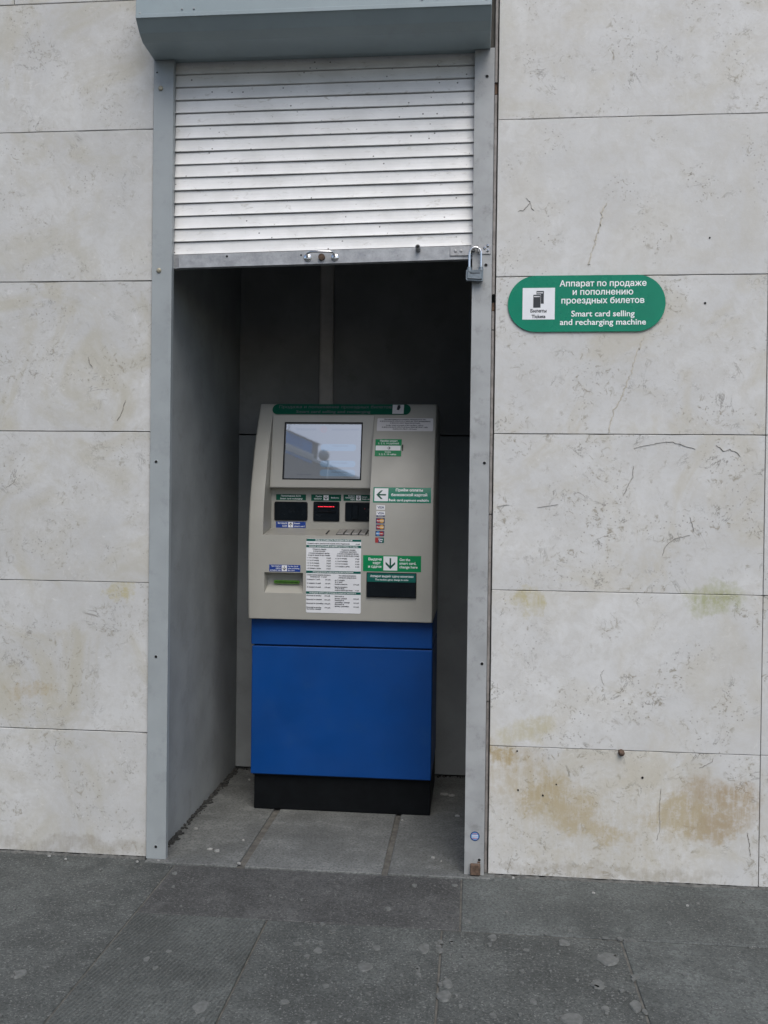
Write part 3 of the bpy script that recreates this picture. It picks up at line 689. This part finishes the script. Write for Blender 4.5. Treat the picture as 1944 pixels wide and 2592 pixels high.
# ------------------------------------------------------------------ ticket machine
tm = empty('ticket_machine', (0.013, 0.78, 0.004)); tag(tm, 'beige and blue smart card vending machine standing inside the niche', 'ticket machine')
box('plinth', (-0.348, 0.388, 0.570, 1.06, 0.005, 0.1545), 'plinth', tm, 0.002)
box('door_panel', (-0.358, 0.3905, 0.545, 1.07, 0.156, 0.688), 'blue', tm, 0.003)
box('upper_panel', (-0.362, 0.3895, 0.547, 1.07, 0.6935, 0.802), 'blue', tm, 0.003)
box('panel_gap', (-0.350, 0.380, 0.556, 1.06, 0.150, 0.80), 'black', tm)
PZ = [.805, .95, 1.08, 1.21, 1.30, 1.342, 1.484, 1.562, 1.633, 1.705]; PY = [.505, .494, .490, .497, .512, .523, .573, .607, .645, .688]
def SY(z):
    z = min(max(z, PZ[0]), PZ[-1])
    for i in range(len(PZ)-1):
        if z <= PZ[i+1]: break
    def tan(k):
        if k == 0: return (PY[1]-PY[0])/(PZ[1]-PZ[0])
        if k == len(PZ)-1: return (PY[-1]-PY[-2])/(PZ[-1]-PZ[-2])
        return (PY[k+1]-PY[k-1])/(PZ[k+1]-PZ[k-1])
    hgt = PZ[i+1]-PZ[i]; t = (z-PZ[i])/hgt
    return (2*t**3-3*t*t+1)*PY[i] + (t**3-2*t*t+t)*hgt*tan(i) + (-2*t**3+3*t*t)*PY[i+1] + (t**3-t*t)*hgt*tan(i+1)
S = lambda x, z: SY(z)
ZB, ZTOP, YB = 0.805, 1.705, 1.08
OP = (-0.305, 0.131, 1.151, 1.655); PK = (-0.297, -0.137, 0.9143, 0.9983)
gx = [(-0.3655, .007), (-0.3615, .0018), (-0.357, 0.0), (OP[0], 0), (PK[0], 0), (PK[1], 0), (OP[1], 0), (0.3835, 0), (0.3875, .0018), (0.3905, .007)]
gz = sorted(set([ZB, ZB+.003, ZTOP-.004, ZTOP, PK[2], PK[3], OP[2], OP[3]] + [round(ZB + (ZTOP-ZB)*i/40, 4) for i in range(1, 40)]))
gz = [z for i, z in enumerate(gz) if i == 0 or z - gz[i-1] > 0.0015 or z in (PK[2], PK[3], OP[2], OP[3], ZTOP)]
bm = bmesh.new(); grid = []
for z in gz:
    ez = 0.004 if z in (ZB, ZTOP) else 0.0
    grid.append([bm.verts.new((x, SY(z) + d + ez, z)) for x, d in gx])
def inside(r, xm, zm): return r[0] < xm < r[1] and r[2] < zm < r[3]
for j in range(len(gz)-1):
    for i in range(len(gx)-1):
        xm, zm = (gx[i][0]+gx[i+1][0])/2, (gz[j]+gz[j+1])/2
        if inside(OP, xm, zm) or inside(PK, xm, zm): continue
        bm.faces.new((grid[j][i], grid[j][i+1], grid[j+1][i+1], grid[j+1][i]))
for side in (0, -1):     # flanks
    back = [bm.verts.new((gx[side][0], YB, z)) for z in gz]
    for j in range(len(gz)-1): bm.faces.new((grid[j][side], grid[j+1][side], back[j+1], back[j]))
    if side == 0: bl = back
    else: br = back
bm.faces.new(grid[0] + [br[0], bl[0]]); bm.faces.new(grid[-1] + [br[-1], bl[-1]]); bm.faces.new([bl[0], br[0], br[-1], bl[-1]])
# cheeks of the big opening
def cheek(x, za, zb, yin):
    zz = [z for z in gz if za-1e-6 <= z <= zb+1e-6]
    f = [bm.verts.new((x, SY(z), z)) for z in zz]; k = [bm.verts.new((x, yin, z)) for z in zz]
    for j in range(len(zz)-1): bm.faces.new((f[j], f[j+1], k[j+1], k[j]))
cheek(OP[0], OP[2], OP[3], 0.70); cheek(OP[1], OP[2], OP[3], 0.70)
hs = put('housing', bm, 'cream', tm, True)
hs.data.set_sharp_from_angle(angle=math.radians(35))
# reader alcove: ledge, back plate
LZ = lambda y: OP[2] + (1.174-OP[2])*(y-SY(OP[2]))/(0.65-SY(OP[2]))
bm = bmesh.new()
q = [bm.verts.new(c) for c in ((OP[0], SY(OP[2]), OP[2]), (OP[1], SY(OP[2]), OP[2]), (OP[1], .65, 1.174), (OP[0], .65, 1.174), (OP[0], .65, 1.40), (OP[1], .65, 1.40))]
bm.faces.new(q[:4]); bm.faces.new((q[3], q[2], q[5], q[4]))
al = put('reader_alcove', bm, 'cream', tm)
YA = lambda x, z: 0.65
# screen surround, set a little more upright than the curved front
MB, MT = (0.600, 1.346), (0.653, 1.6545)
MY = lambda x, z: MB[0] + (MT[0]-MB[0])*(z-MB[1])/(MT[1]-MB[1])
mx0, mx1 = -0.3035, 0.1295; sx0, sx1, sz0, sz1 = -0.2515, 0.0825, 1.3796, 1.6249
bm = bmesh.new()
O_ = [bm.verts.new((x, MY(x, z), z)) for x, z in ((mx0, MB[1]), (mx1, MB[1]), (mx1, MT[1]), (mx0, MT[1]))]
I_ = [bm.verts.new((x, MY(x, z), z)) for x, z in ((sx0, sz0), (sx1, sz0), (sx1, sz1), (sx0, sz1))]
D_ = [bm.verts.new((v.co.x, v.co.y + 0.014, v.co.z)) for v in I_]
K_ = [bm.verts.new((v.co.x, 0.70, v.co.z)) for v in O_]
for i in range(4):
    j = (i+1) % 4
    bm.faces.new((O_[i], O_[j], I_[j], I_[i])); bm.faces.new((I_[i], I_[j], D_[j], D_[i])); bm.faces.new((O_[i], K_[i], K_[j], O_[j]))
bmesh.ops.bevel(bm, geom=[e for e in bm.edges if e.verts[0] in O_ and e.verts[1] in O_], offset=0.003, segments=2, affect='EDGES')
sm = put('screen_surround', bm, 'cream', tm)
def ring_strip(x0, x1, z0, z1, w, off, mt, name, parent, d=0.004):
    bm = bmesh.new()
    a = [(x0, z0), (x1, z0), (x1, z1), (x0, z1)]; b = [(x0+w, z0+w), (x1-w, z0+w), (x1-w, z1-w), (x0+w, z1-w)]
    va = [bm.verts.new((x, MY(x, z)+off, z)) for x, z in a]; vb = [bm.verts.new((x, MY(x, z)+off, z)) for x, z in b]
    vc = [bm.verts.new((x, MY(x, z)+off+d, z)) for x, z in b]
    for i in range(4):
        j = (i+1) % 4; bm.faces.new((va[i], va[j], vb[j], vb[i])); bm.faces.new((vb[i], vb[j], vc[j], vc[i]))
    return put(name, bm, mt, parent)
ring_strip(sx0+.0003, sx1-.0003, sz0+.0003, sz1-.0003, 0.0055, 0.0012, 'black', 'display_frame', sm, 0.0135)
def mquad(name, x0, x1, z0, z1, off, mt, parent, r=0.0):
    bm = bmesh.new(); pts = rrect(x0, x1, z0, z1, r) if r else [(x0, z0), (x1, z0), (x1, z1), (x0, z1)]
    bm.faces.new([bm.verts.new((x, MY(x, z)+off, z)) for x, z in pts]); return put(name, bm, mt, parent)
mquad('display', sx0+.004, sx1-.004, sz0+.004, sz1-.004, 0.0132, 'lcd', sm)
for z0, z1 in ((1.503, 1.532), (1.435, 1.462), (1.396, 1.424)): mquad('display_button', -0.095, 0.055, z0, z1, 0.0127, 'lcd_btn', sm, 0.012)
lettering(sm, [('Петербургский', -0.205, -0.118, 1.590, .010), ('метрополитен', -0.050, 0.066, 1.590, .010), ('Покупка БСК', -0.045, 0.02, 1.522, .005), ('Пополнение', -0.045, 0.02, 1.450, .005), ('Информация', -0.045, 0.02, 1.411, .005), ('Выберите операцию', -0.19, -0.13, 1.40, .005)], lambda x, z: MY(x, z)+0.0127, 0.0004, 'lcd_txt')
b2 = bmesh.new(); n = 24      # ring with an M inside
for i in range(n):
    pass
ri = [b2.verts.new((-0.085+.0105*math.cos(2*math.pi*i/n), 0, 1.595+.0105*math.sin(2*math.pi*i/n))) for i in range(n)]
ro = [b2.verts.new((-0.085+.0135*math.cos(2*math.pi*i/n), 0, 1.595+.0135*math.sin(2*math.pi*i/n))) for i in range(n)]
for i in range(n): b2.faces.new((ri[i], ri[(i+1) % n], ro[(i+1) % n], ro[i]))
for v in b2.verts: v.co.y = MY(0, v.co.z) + 0.0126
put('display_emblem', b2, 'lcd_red', sm)
lettering(sm, [('M', -0.0915, -0.0785, 1.590, .010)], lambda x, z: MY(x, z)+0.0127, 0.0003, 'lcd_red')
mquad('display_glass', sx0+.0025, sx1-.0025, sz0+.0025, sz1-.0025, 0.0085, 'glass', sm)

def label(name, x0, x1, z0, z1, mt, surf, r=0.0, th=0.0009, nz=6):
    bm = bmesh.new()
    if 1:
        zz = [z0 + (z1-z0)*k/nz for k in range(nz+1)]
        if r: zz = sorted([z0 + r*(1-math.cos(math.pi/2*k/8)) for k in range(9)] + [z1 - r*(1-math.cos(math.pi/2*k/8)) for k in range(9)] + [z for z in zz if z0+r*1.05 < z < z1-r*1.05])
        zz = [z for k, z in enumerate(zz) if k == 0 or z-zz[k-1] > 1e-6]; nz = len(zz)-1; rows_ = []
        for z in zz:
            e = 0.0
            if r:
                h_ = max(0.0, z0+r-z, z-(z1-r)); e = r - math.sqrt(max(0.0, r*r-h_*h_)) - (1e-4 if h_ > r*.9999 else 0)
            rows_.append([bm.verts.new((x0+e, surf(x0, z)-th, z)), bm.verts.new((x1-e, surf(x1, z)-th, z))])
        for p, q in zip(rows_, rows_[1:]): bm.faces.new((p[0], p[1], q[1], q[0]))
        lo = [[bm.verts.new((v.co.x, v.co.y+th+.0005, v.co.z)) for v in rw] for rw in rows_]
        for k in range(nz):
            for s_ in (0, 1): bm.faces.new((rows_[k][s_], rows_[k+1][s_], lo[k+1][s_], lo[k][s_]))
        for k in (0, nz): bm.faces.new((rows_[k][0], rows_[k][1], lo[k][1], lo[k][0]))
    return put(name, bm, mt, tm)
def sub_quad(name, parent, x0, x1, z0, z1, mt, surf, off, nz=4):
    bm = bmesh.new(); pv = None
    for k in range(nz+1):
        z = z0 + (z1-z0)*k/nz; cv = [bm.verts.new((x0, surf(x0, z)-off, z)), bm.verts.new((x1, surf(x1, z)-off, z))]
        if pv: bm.faces.new((pv[0], pv[1], cv[1], cv[0]))
        pv = cv
    return put(name, bm, mt, parent)
def sub_arrow(parent, pts, mt, surf, off):
    bm = bmesh.new(); v = [bm.verts.new((x, surf(x, z)-off, z)) for x, z in pts]
    for q in ((0, 1, 2, 3), (0, 3, 6), (3, 4, 5, 6), (0, 6, 7, 8)): bm.faces.new([v[i] for i in q])
    return put('arrow', bm, mt, parent)
def sub_poly(name, parent, pts, mt, surf, off):
    bm = bmesh.new(); f = bm.faces.new([bm.verts.new((x, surf(x, z)-off, z)) for x, z in pts]); bmesh.ops.triangulate(bm, faces=[f])
    return put(name, bm, mt, parent)

# top capsule sign
L = label('header_sign', -0.3096, 0.2815, 1.6585, 1.7045, 'green_dark', S, r=0.0229, th=0.003); L['label'] = 'dark green capsule shaped header sign'
lettering(L, [('Продажа и пополнение проездных билетов', -0.282, 0.200, 1.6860, .0125), ('Smart card selling and recharging', -0.206, 0.112, 1.6650, .0115)], S, 0.0036, 'ink_grey')
sub_quad('pictogram_panel', L, 0.2044, 0.2523, 1.6620, 1.7025, 'notice', S, 0.0036)
sub_poly('ticket_symbol', L, [(.222, 1.680), (.232, 1.678), (.238, 1.690), (.236, 1.7015), (.226, 1.7005)], 'ink', S, 0.0041)
# service notice
L = label('service_notice', 0.1437, 0.3777, 1.5863, 1.6425, 'notice', S, r=0.004, th=0.002); L['label'] = 'small grey service notice with phone numbers'
nl = ['При неисправности аппарата обращаться по тел.:', '8 (812) 610-06-73, 570-71-35 с 08:00 до 18:00 (ежедневно)', '8 (812) 301-98-39 (круглосуточно)', 'In the event of a fault of the machine, call us:', '8 (812) 610-06-73, 570-71-35 from 08:00 till 18:00 - daily', '8 (812) 301-98-39 - 24 hours']
for_w = [.176, .212, .125, .155, .192, .100]
lettering(L, [(t, .2607-w/2, .2607+w/2, z, .0050) for t, w, z in zip(nl, for_w, (1.6345, 1.6265, 1.6185, 1.6085, 1.6005, 1.5925))], S, 0.0028, 'ink', bold=0.03, joined=True)
# coin sticker and slot
L = label('coin_label', 0.1415, 0.2510, 1.4784, 1.5510, 'green', S); L['label'] = 'green coin acceptance label with white arrow band'
sub_quad('white_band', L, 0.1440, 0.2477, 1.5035, 1.5237, 'white', S, 0.0013)
sub_arrow(L, arrow_pts(0.1985, 1.5136, .0078, 'r'), 'ink', S, 0.0018)
lettering(L, [('Приём монет', .161, .234, 1.5405, .0068), ('1, 2, 5, 10 рублей', .155, .239, 1.5300, .0068), ('Coins', .182, .208, 1.4945, .0062), ('1, 2, 5, 10 rubles', .160, .230, 1.4840, .0068)], S, 0.0014, 'white_print')
box('coin_slot', (0.2542, 0.2576, SY(1.515)-0.006, SY(1.515)+0.02, 1.5010, 1.5278), 'hole', tm)
# bank card sticker
L = label('bank_card_label', 0.1438, 0.3783, 1.2882, 1.3505, 'green_sign', S); L['label'] = 'green bank card payment label with left arrow'
sub_quad('arrow_panel', L, 0.1487, 0.2045, 1.2939, 1.3462, 'white', S, 0.0013)
sub_arrow(L, arrow_pts(0.1768, 1.3200, .0205, 'l'), 'green_dark', S, 0.0018)
lettering(L, [('Приём оплаты', .235, .345, 1.3350, .0100), ('банковской картой', .217, .363, 1.3155, .0100), ('Bank card payment available', .208, .370, 1.2945, .0090)], S, 0.0014, 'white_print', bold=0.03)
# card network stickers
lg = [(.1582, .1931, 1.2592, 1.2775), (.159, .1938, 1.2313, 1.2529), (.1578, .1936, 1.2039, 1.2255), (.1584, .1932, 1.1790, 1.1996), (.1569, .1926, 1.1525, 1.1737), (.1564, .1921, 1.1262, 1.1473)]
for i, (a, b, c, d) in enumerate(lg):
    L = label('card_sticker', a, b, c, d, 'white' if i < 2 else 'navy', S)
    L['label'] = ['white card sticker with blue letters', 'white card sticker with blue letters and navy foot', 'card sticker with red and amber discs on navy', 'second card sticker with red and amber discs on navy', 'card sticker with blue and red discs on navy', 'slanted card sticker in red, blue and teal'][i]
    mzx, mzz = (a+b)/2, (c+d)/2
    if i == 0: lettering(L, [('VISA', a+.004, b-.003, c+.005, .0090)], S, 0.0014, 'navy', bold=.03)
    elif i == 1:
        lettering(L, [('VISA', a+.004, b-.003, c+.0095, .0085)], S, 0.0014, 'navy', bold=.03); sub_quad('foot_band', L, a, b, c, c+.0055, 'navy', S, 0.0013)
        lettering(L, [('Electron', a+.008, b-.008, c+.0012, .0030)], S, 0.0018, 'white_print')
    elif i < 5:
        sub_poly('disc', L, circle(mzx-.0065, mzz, .0090, 20), 'red' if i < 4 else 'skyblue', S, 0.0013)
        sub_poly('disc', L, circle(mzx+.0065, mzz, .0090, 20), 'amber' if i < 4 else 'red', S, 0.0017)
        lettering(L, [(['MasterCard', 'Maestro', 'Maestro'][i-2] if i != 3 else 'MasterCard', a+.004, b-.004, mzz-.002, .0042)], S, 0.0021, 'white_print', bold=.03)
    else:
        sub_poly('stripe', L, [(a, c), (a+.012, c), (a+.015, d), (a, d)], 'red', S, 0.0013)
        sub_poly('stripe', L, [(a+.0245, c), (b, c), (b, d), (a+.0275, d)], 'teal', S, 0.0013)
        lettering(L, [('Union', a+.013, b-.004, mzz+.001, .0055), ('Pay', a+.016, b-.006, mzz-.0065, .0055)], S, 0.0019, 'white_print', bold=.03)

# labels and readers in the alcove
def arrow_label(name, r, ar, mt, d, left, right, surf, lab, ink='ink', ts=.0055):
    L = label(name, *r, mt, surf); L['label'] = lab
    if ar:
        sub_quad('arrow_panel', L, *ar, 'white', surf, 0.0013); cx, cz = (ar[0]+ar[1])/2, (ar[2]+ar[3])/2
        sub_arrow(L, arrow_pts(cx, cz, (ar[1]-ar[0])*.40, d), ink, surf, 0.0018)
    ln = []
    for t, x0, x1, z in left + right: ln.append((t, x0, x1, z, ts))
    lettering(L, ln, surf, 0.0014, 'white_print')
    return L
arrow_label('recharge_label', (-.2852, -.1567, 1.2935, 1.3188), None, 'green_dark', 'd', [('Пополнение БСК', -.264, -.178, 1.3085)], [('Smart card recharging', -.268, -.172, 1.2975)], YA, 'dark green smart card recharging label', ts=.0065)
arrow_label('insert_label', (-.2849, -.1569, 1.1763, 1.2026), (-.2320, -.2105, 1.1785, 1.2005), 'bluelab', 'u', [('Вставьте', -.276, -.236, 1.1925), ('БСК', -.256, -.236, 1.1805)], [('Insert', -.206, -.181, 1.1925), ('smart card', -.206, -.162, 1.1805)], YA, 'blue insert smart card label with up arrow', ts=.0070)
arrow_label('banknote_label', (-.1342, -.0066, 1.2923, 1.3195), (-.0817, -.0599, 1.2953, 1.3165), 'green_dark', 'd', [('Приём', -.115, -.089, 1.3085), ('банкнот', -.122, -.089, 1.2985)], [('Banknotes', -.049, -.016, 1.3035)], YA, 'dark green banknote label with down arrow')
arrow_label('card_label', (.0036, .1283, 1.2935, 1.3201), (.0567, .0779, 1.2960, 1.3171), 'green_dark', 'd', [('Вставьте', .024, .051, 1.3120), ('банковскую', .012, .051, 1.3045), ('карту', .034, .051, 1.2970)], [('Insert', .084, .104, 1.3085), ('bank card', .084, .120, 1.2995)], YA, 'dark green bank card label with down arrow')
def reader(name, r, lab, rad=0.006):
    bm = bmesh.new(); bm_poly(bm, rrect(*r, rad, 4), 0.6460, 0.6495)
    o = put(name, bm, 'black', tm); o['label'] = lab
    i = 0.005
    put('recess', bm_poly(bmesh.new(), rrect(r[0]+i, r[1]-i, r[2]+i, r[3]-i, rad*.8, 4), 0.6450, 0.6459), 'reader', o)
    return o
o = reader('card_reader', (-.2918, -.1488, 1.2067, 1.2875), 'wide black smart card reader window', 0.008)
o = reader('banknote_acceptor', (-.1243, -.0125, 1.2058, 1.2893), 'black banknote acceptor with red lights')
box('note_mouth', (-.106, -.030, 0.6425, 0.6448, 1.2600, 1.2790), 'black', o, 0.002)
for k in range(11): box('red_light', (-.1035+k*.0064, -.1003+k*.0064 + (.0014 if k % 3 else 0), 0.6408, 0.6424, 1.2668, 1.2692), 'led', o)
box('note_lip', (-.106, -.030, 0.6375, 0.6448, 1.2445, 1.2500), 'reader', o, 0.0015)
o = reader('bank_card_reader', (.0114, .1240, 1.2077, 1.2880), 'black bank card reader window')
box('card_mouth', (.040, .068, 0.6400, 0.6448, 1.216, 1.280), 'reader', o, 0.003); box('card_light', (.094, .0965, 0.6440, 0.6449, 1.2600, 1.2630), 'red', o)
# keypad lying on the ledge
kp = empty('keypad'); kp.parent = tm; kp.location = (0, 0, 0)
def on_ledge(x0, x1, ya, yb, h, mt, name, c=0.0):
    bm = bmesh.new(); bm_box(bm, x0, x1, ya, yb, 0.0, h, c)
    for v in bm.verts: v.co.z += LZ(v.co.y) - 0.0005
    return put(name, bm, mt, kp)
on_ledge(-.008, .116, .515, .632, 0.002, 'black', 'key_tray')
for i in range(4):
    for j in range(4): on_ledge(-.004+i*.0305, .0215+i*.0305, .520+j*.028, .543+j*.028, 0.0065, 'key', 'key', 0.0015)
on_ledge(-.052, -.046, .525, .605, 0.0025, 'black', 'card_groove')

# price list
L = label('price_list', -0.1244, 0.1001, 0.8363, 1.1384, 'white', S, r=0.006, th=0.0012, nz=10); L['label'] = 'white price list with dark green bands'
PX0, PX1 = -0.1244, 0.1001; PW = PX1-PX0
def pz(v): return 1.1384 - (v-110)/(1690-110)*(1.1384-0.8363)       # rows of the list
def px(u): return PX0 + (u-295)/(1450-295)*PW
for a, b in ((115, 162), (245, 295), (790, 840), (1232, 1285)): sub_quad('green_band', L, PX0+.0004, PX1-.0004, pz(b), pz(a), 'teal', S, 0.0018)
lettering(L, [('ВИДЫ И СТОИМОСТЬ ПРОЕЗДНЫХ БИЛЕТОВ', px(490), px(1265), pz(152), .0048), ('ЕДИНЫЙ ЭЛЕКТРОННЫЙ КОШЕЛЁК (цена поездки по тарифу)', px(355), px(1390), pz(281), .0042),
              ('ПРОЕЗДНЫЕ БИЛЕТЫ ДЛЯ ПРОЕЗДА В МЕТРОПОЛИТЕНЕ', px(440), px(1295), pz(828), .0042), ('ПРОЕЗДНЫЕ БИЛЕТЫ ДЛЯ ПРОЕЗДА В НАЗЕМНОМ ТРАНСПОРТЕ', px(370), px(1350), pz(1272), .0042)], S, 0.0024, 'white_print', bold=.03)
T = [('Стоимость карты (электронный кошелёк «БСК» Подорожник)', 318, 1210, 222), ('60 руб.', 1335, 1430, 226),
     ('Стоимость поездки', 432, 715, 342), ('в метрополитене', 445, 698, 383), ('в течение календарного месяца,', 350, 790, 427), ('исходя из тарифа за одну поездку', 333, 803, 470),
     ('Стоимость поездки', 1040, 1330, 350), ('в наземном транспорте', 1005, 1355, 391), ('в течение календарного месяца,', 958, 1400, 432), ('исходя из тарифа за одну поездку', 940, 1412, 475),
     ('с 1 по 10 поездку', 313, 560, 525), ('30 руб.', 727, 820, 528), ('с 11 по 20 поездку', 313, 570, 580), ('29 руб.', 727, 820, 583), ('с 21 по 30 поездку', 313, 575, 638), ('28 руб.', 727, 820, 640),
     ('с 31 по 40 поездку', 313, 575, 693), ('27 руб.', 727, 820, 695), ('с 41 поездки и далее', 313, 608, 750), ('26 руб.', 727, 820, 752),
     ('с 1 по 10 поездку', 912, 1160, 533), ('27 руб.', 1330, 1420, 537), ('с 11 по 20 поездку', 912, 1175, 590), ('26 руб.', 1330, 1420, 593), ('с 21 по 40 поездку', 912, 1175, 645), ('25 руб.', 1330, 1420, 648), ('с 41 поездки и далее', 912, 1212, 702), ('24 руб.', 1330, 1420, 704),
     ('С ограничением времени повторного', 312, 818, 890), ('предъявления - 15 минут', 385, 740, 930), ('10 поездок и 7 дней', 312, 590, 986), ('295 руб.', 705, 815, 988), ('20 поездок и 15 дней', 312, 608, 1068), ('560 руб.', 705, 815, 1070), ('40 поездок и 30 дней', 312, 608, 1150), ('1075 руб.', 690, 815, 1153),
     ('Без ограничения времени', 990, 1350, 897), ('повторного предъявления', 985, 1355, 940), ('до 70 поездок', 905, 1112, 995), ('за 30 дней', 905, 1062, 1035), ('полная стоимость', 905, 1168, 1080), ('2170 руб.', 1290, 1420, 1085), ('Единого проездного', 905, 1172, 1140), ('с 1 по 15 число', 905, 1105, 1172), ('исходя из тарифа за одну поездку', 905, 1280, 1208), ('31 руб.', 1330, 1415, 1210),
     ('Месячный на автобус', 305, 620, 1332), ('1200 руб.', 688, 812, 1334), ('Месячный на трамвай', 305, 628, 1415), ('1200 руб.', 688, 812, 1418), ('Месячный на троллейбус', 305, 668, 1500), ('1200 руб.', 688, 812, 1502), ('Месячный на автобус,', 305, 625, 1585), ('1700 руб.', 688, 812, 1588), ('троллейбус, трамвай', 305, 612, 1622),
     ('Месячный на', 905, 1098, 1340), ('автобус, трамвай', 905, 1158, 1385), ('1600 руб.', 1295, 1415, 1388), ('Месячный на', 905, 1098, 1425), ('троллейбус, трамвай', 905, 1215, 1470), ('1600 руб.', 1295, 1415, 1475), ('Месячный на', 905, 1098, 1510), ('автобус, троллейбус', 905, 1208, 1553), ('1600 руб.', 1295, 1415, 1560)]
lettering(L, [(t, px(a), px(b), pz(v), .0046) for t, a, b, v in T], S, 0.0020, 'ink', bold=.03, joined=True)

# card pocket at the lower left
pk = empty('card_pocket'); pk.parent = tm; pk.location = (0, 0, 0)
yf = SY(.95); bm = bmesh.new(); x0, x1, z0, z1 = PK
v = lambda *c: bm.verts.new(c)
f = [v(x0, SY(z0), z0), v(x1, SY(z0), z0), v(x1, SY(z1), z1), v(x0, SY(z1), z1)]
k = [v(x0+.006, yf+.045, z0+.030), v(x1-.006, yf+.045, z0+.030), v(x1-.006, yf+.045, z1-.002), v(x0+.006, yf+.045, z1-.002)]
for i in range(4): bm.faces.new((f[i], f[(i+1) % 4], k[(i+1) % 4], k[i]))
bm.faces.new(k); put('pocket_lining', bm, 'cream', pk)
bm = bm_box(bmesh.new(), -.2640, -.1580, yf+.030, yf+.0445, .950, .9635, 0.003); put('slot_bezel', bm, 'slot_green', pk)
box('slot_mouth', (-.258, -.164, yf+.0285, yf+.0299, .9555, .9585), 'black', pk)
arrow_label('ticket_issue_label', (-.2762, -.1478, 1.0023, 1.0300), (-.2249, -.2028, 1.0042, 1.0280), 'bluelab', 'd', [('При покупке', -.268, -.229, 1.0220), ('карты', -.249, -.229, 1.0135), ('вставьте чек', -.272, -.229, 1.0050)], [('Put the check', -.199, -.156, 1.0220), ('when purchasing', -.199, -.152, 1.0135), ('the card', -.199, -.172, 1.0050)], S, 'blue label with down arrow above the card pocket', ts=.0052)
L = arrow_label('collect_label', (.1085, .3433, 1.0103, 1.0752), (.1911, .2474, 1.0150, 1.0717), 'green', 'd', [], [], S, 'green collect card and change label with down arrow', ink='green_dark')
lettering(L, [('Выдача', .1305, .1835, 1.0550, .0100), ('карт', .1490, .1800, 1.0400, .0100), ('и сдачи', .1300, .1825, 1.0250, .0100), ('Get the', .2560, .2990, 1.0545, .0100), ('smart card,', .2560, .3230, 1.0400, .0100), ('change here', .2560, .3290, 1.0250, .0100)], S, 0.0014, 'white_print')
ct = box('change_tray', (.1236, .3251, SY(.95)-.007, SY(.95)+.02, .9055, 1.0059), 'black', tm, 0.002); ct['label'] = 'glossy black change tray flap'
put('flap', bm_box(bmesh.new(), .1290, .3195, SY(.95)-.0085, SY(.95)-.0071, .910, .966, 0.0006), 'reader', ct)
YT = lambda x, z: SY(.95)-.0085
L = label('change_label', .1264, .3225, .9684, 1.0030, 'teal', YT, th=0.0004); L['label'] = 'teal change label on the black tray'
lettering(L, [('Аппарат выдаёт сдачу монетами', .139, .313, .9880, .0080), ('The machine gives change in coins', .159, .293, .9750, .0065)], YT, 0.0010, 'white_print')

# ------------------------------------------------------------------ across the street: what the glass of the screen mirrors
EA = Vector((-12.112, -53.025, 0)); ED = Vector((0.611, -0.792, 0)).normalized(); EN = Vector((-0.792, -0.611, 0)).normalized()
M['far_wall'] = simple('far_plaster', (0.30, 0.29, 0.28), 0.8, var=0.08, scale=0.4)
M['far_white'] = simple('far_white_trim', (0.82, 0.84, 0.85), 0.6, var=0.03)
M['far_blue'] = simple('far_blue_cladding', (0.05, 0.34, 0.85), 0.4, var=0.12, scale=1.5)
M['far_pane'] = simple('far_window_pane', (0.05, 0.06, 0.07), 0.15, var=0.1)
ab = empty('apartment_building', (EA.x, EA.y, -0.03)); tag(ab, 'grey building across the street, mirrored in the ticket machine screen', 'building')
def far_box(name, s0, s1, t0, t1, z0, z1, mt, parent):
    bm = bm_box(bmesh.new(), 0, 1, 0, 1, 0, 1)
    for v in bm.verts:
        p = EA + ED*(s0 + (s1-s0)*v.co.x) + EN*(t0 + (t1-t0)*v.co.y); v.co = Vector((p.x, p.y, z0 + (z1-z0)*v.co.z))
    return put(name, bm, mt, parent)
wl_ = far_box('wall', -22, 26, 0, 13, -0.03, 24.0, 'far_wall', ab)
far_box('cornice', -22.2, 26.2, -0.12, 0.4, 24.003, 24.22, 'far_white', ab)
far_box('fascia', -6.0, 2.46, -0.16, -0.125, 24.16, 24.46, 'far_white', ab)
far_box('blue_band', -6.0, 2.42, -0.06, -0.003, 23.80, 24.0, 'far_blue', ab)
far_box('rooftop_room', 0.05, 2.44, 0.05, 4.0, 24.225, 25.42, 'far_blue', ab)
far_box('rooftop_stair', 2.445, 3.0, 0.05, 4.0, 24.225, 25.44, 'far_wall', ab)
far_box('room_roof', -0.05, 3.1, -0.05, 4.1, 25.445, 25.50, 'far_wall', ab)
far_box('mast', 0.40, 0.44, 0.3, 0.34, 25.505, 29.0, 'far_pane', ab)
for fl_ in range(7):
    for k_ in range(12):
        wd = far_box('window', -20+k_*3.7, -18.4+k_*3.7, -0.03, -0.002, 1.2+fl_*3.15, 3.0+fl_*3.15, 'far_white', ab)
        far_box('pane', -19.9+k_*3.7, -18.5+k_*3.7, -0.045, -0.032, 1.3+fl_*3.15, 2.9+fl_*3.15, 'far_pane', wd)
lp = empty('street_lamp', (-3.55, -20.0, -0.03)); tag(lp, 'round globe street lamp on a pole, mirrored in the ticket machine screen', 'street lamp')
put('pole', bm_cyl(bmesh.new(), (-3.55, -20.0, -0.03), (-3.55, -20.0, 9.84), 0.06, 12, 0.025), 'steel', lp, True)
put('arm', bm_tube(bmesh.new(), [(-3.55, -20.0, 9.80), (-3.60, -20.0, 9.83), (-3.685, -20.0, 9.845)], 0.02, 8), 'steel', lp, True)
b4 = bmesh.new(); bmesh.ops.create_uvsphere(b4, u_segments=24, v_segments=16, radius=0.165, matrix=Matrix.Translation((-3.685, -20.0, 10.008)))
put('globe', b4, 'far_white', lp, True)
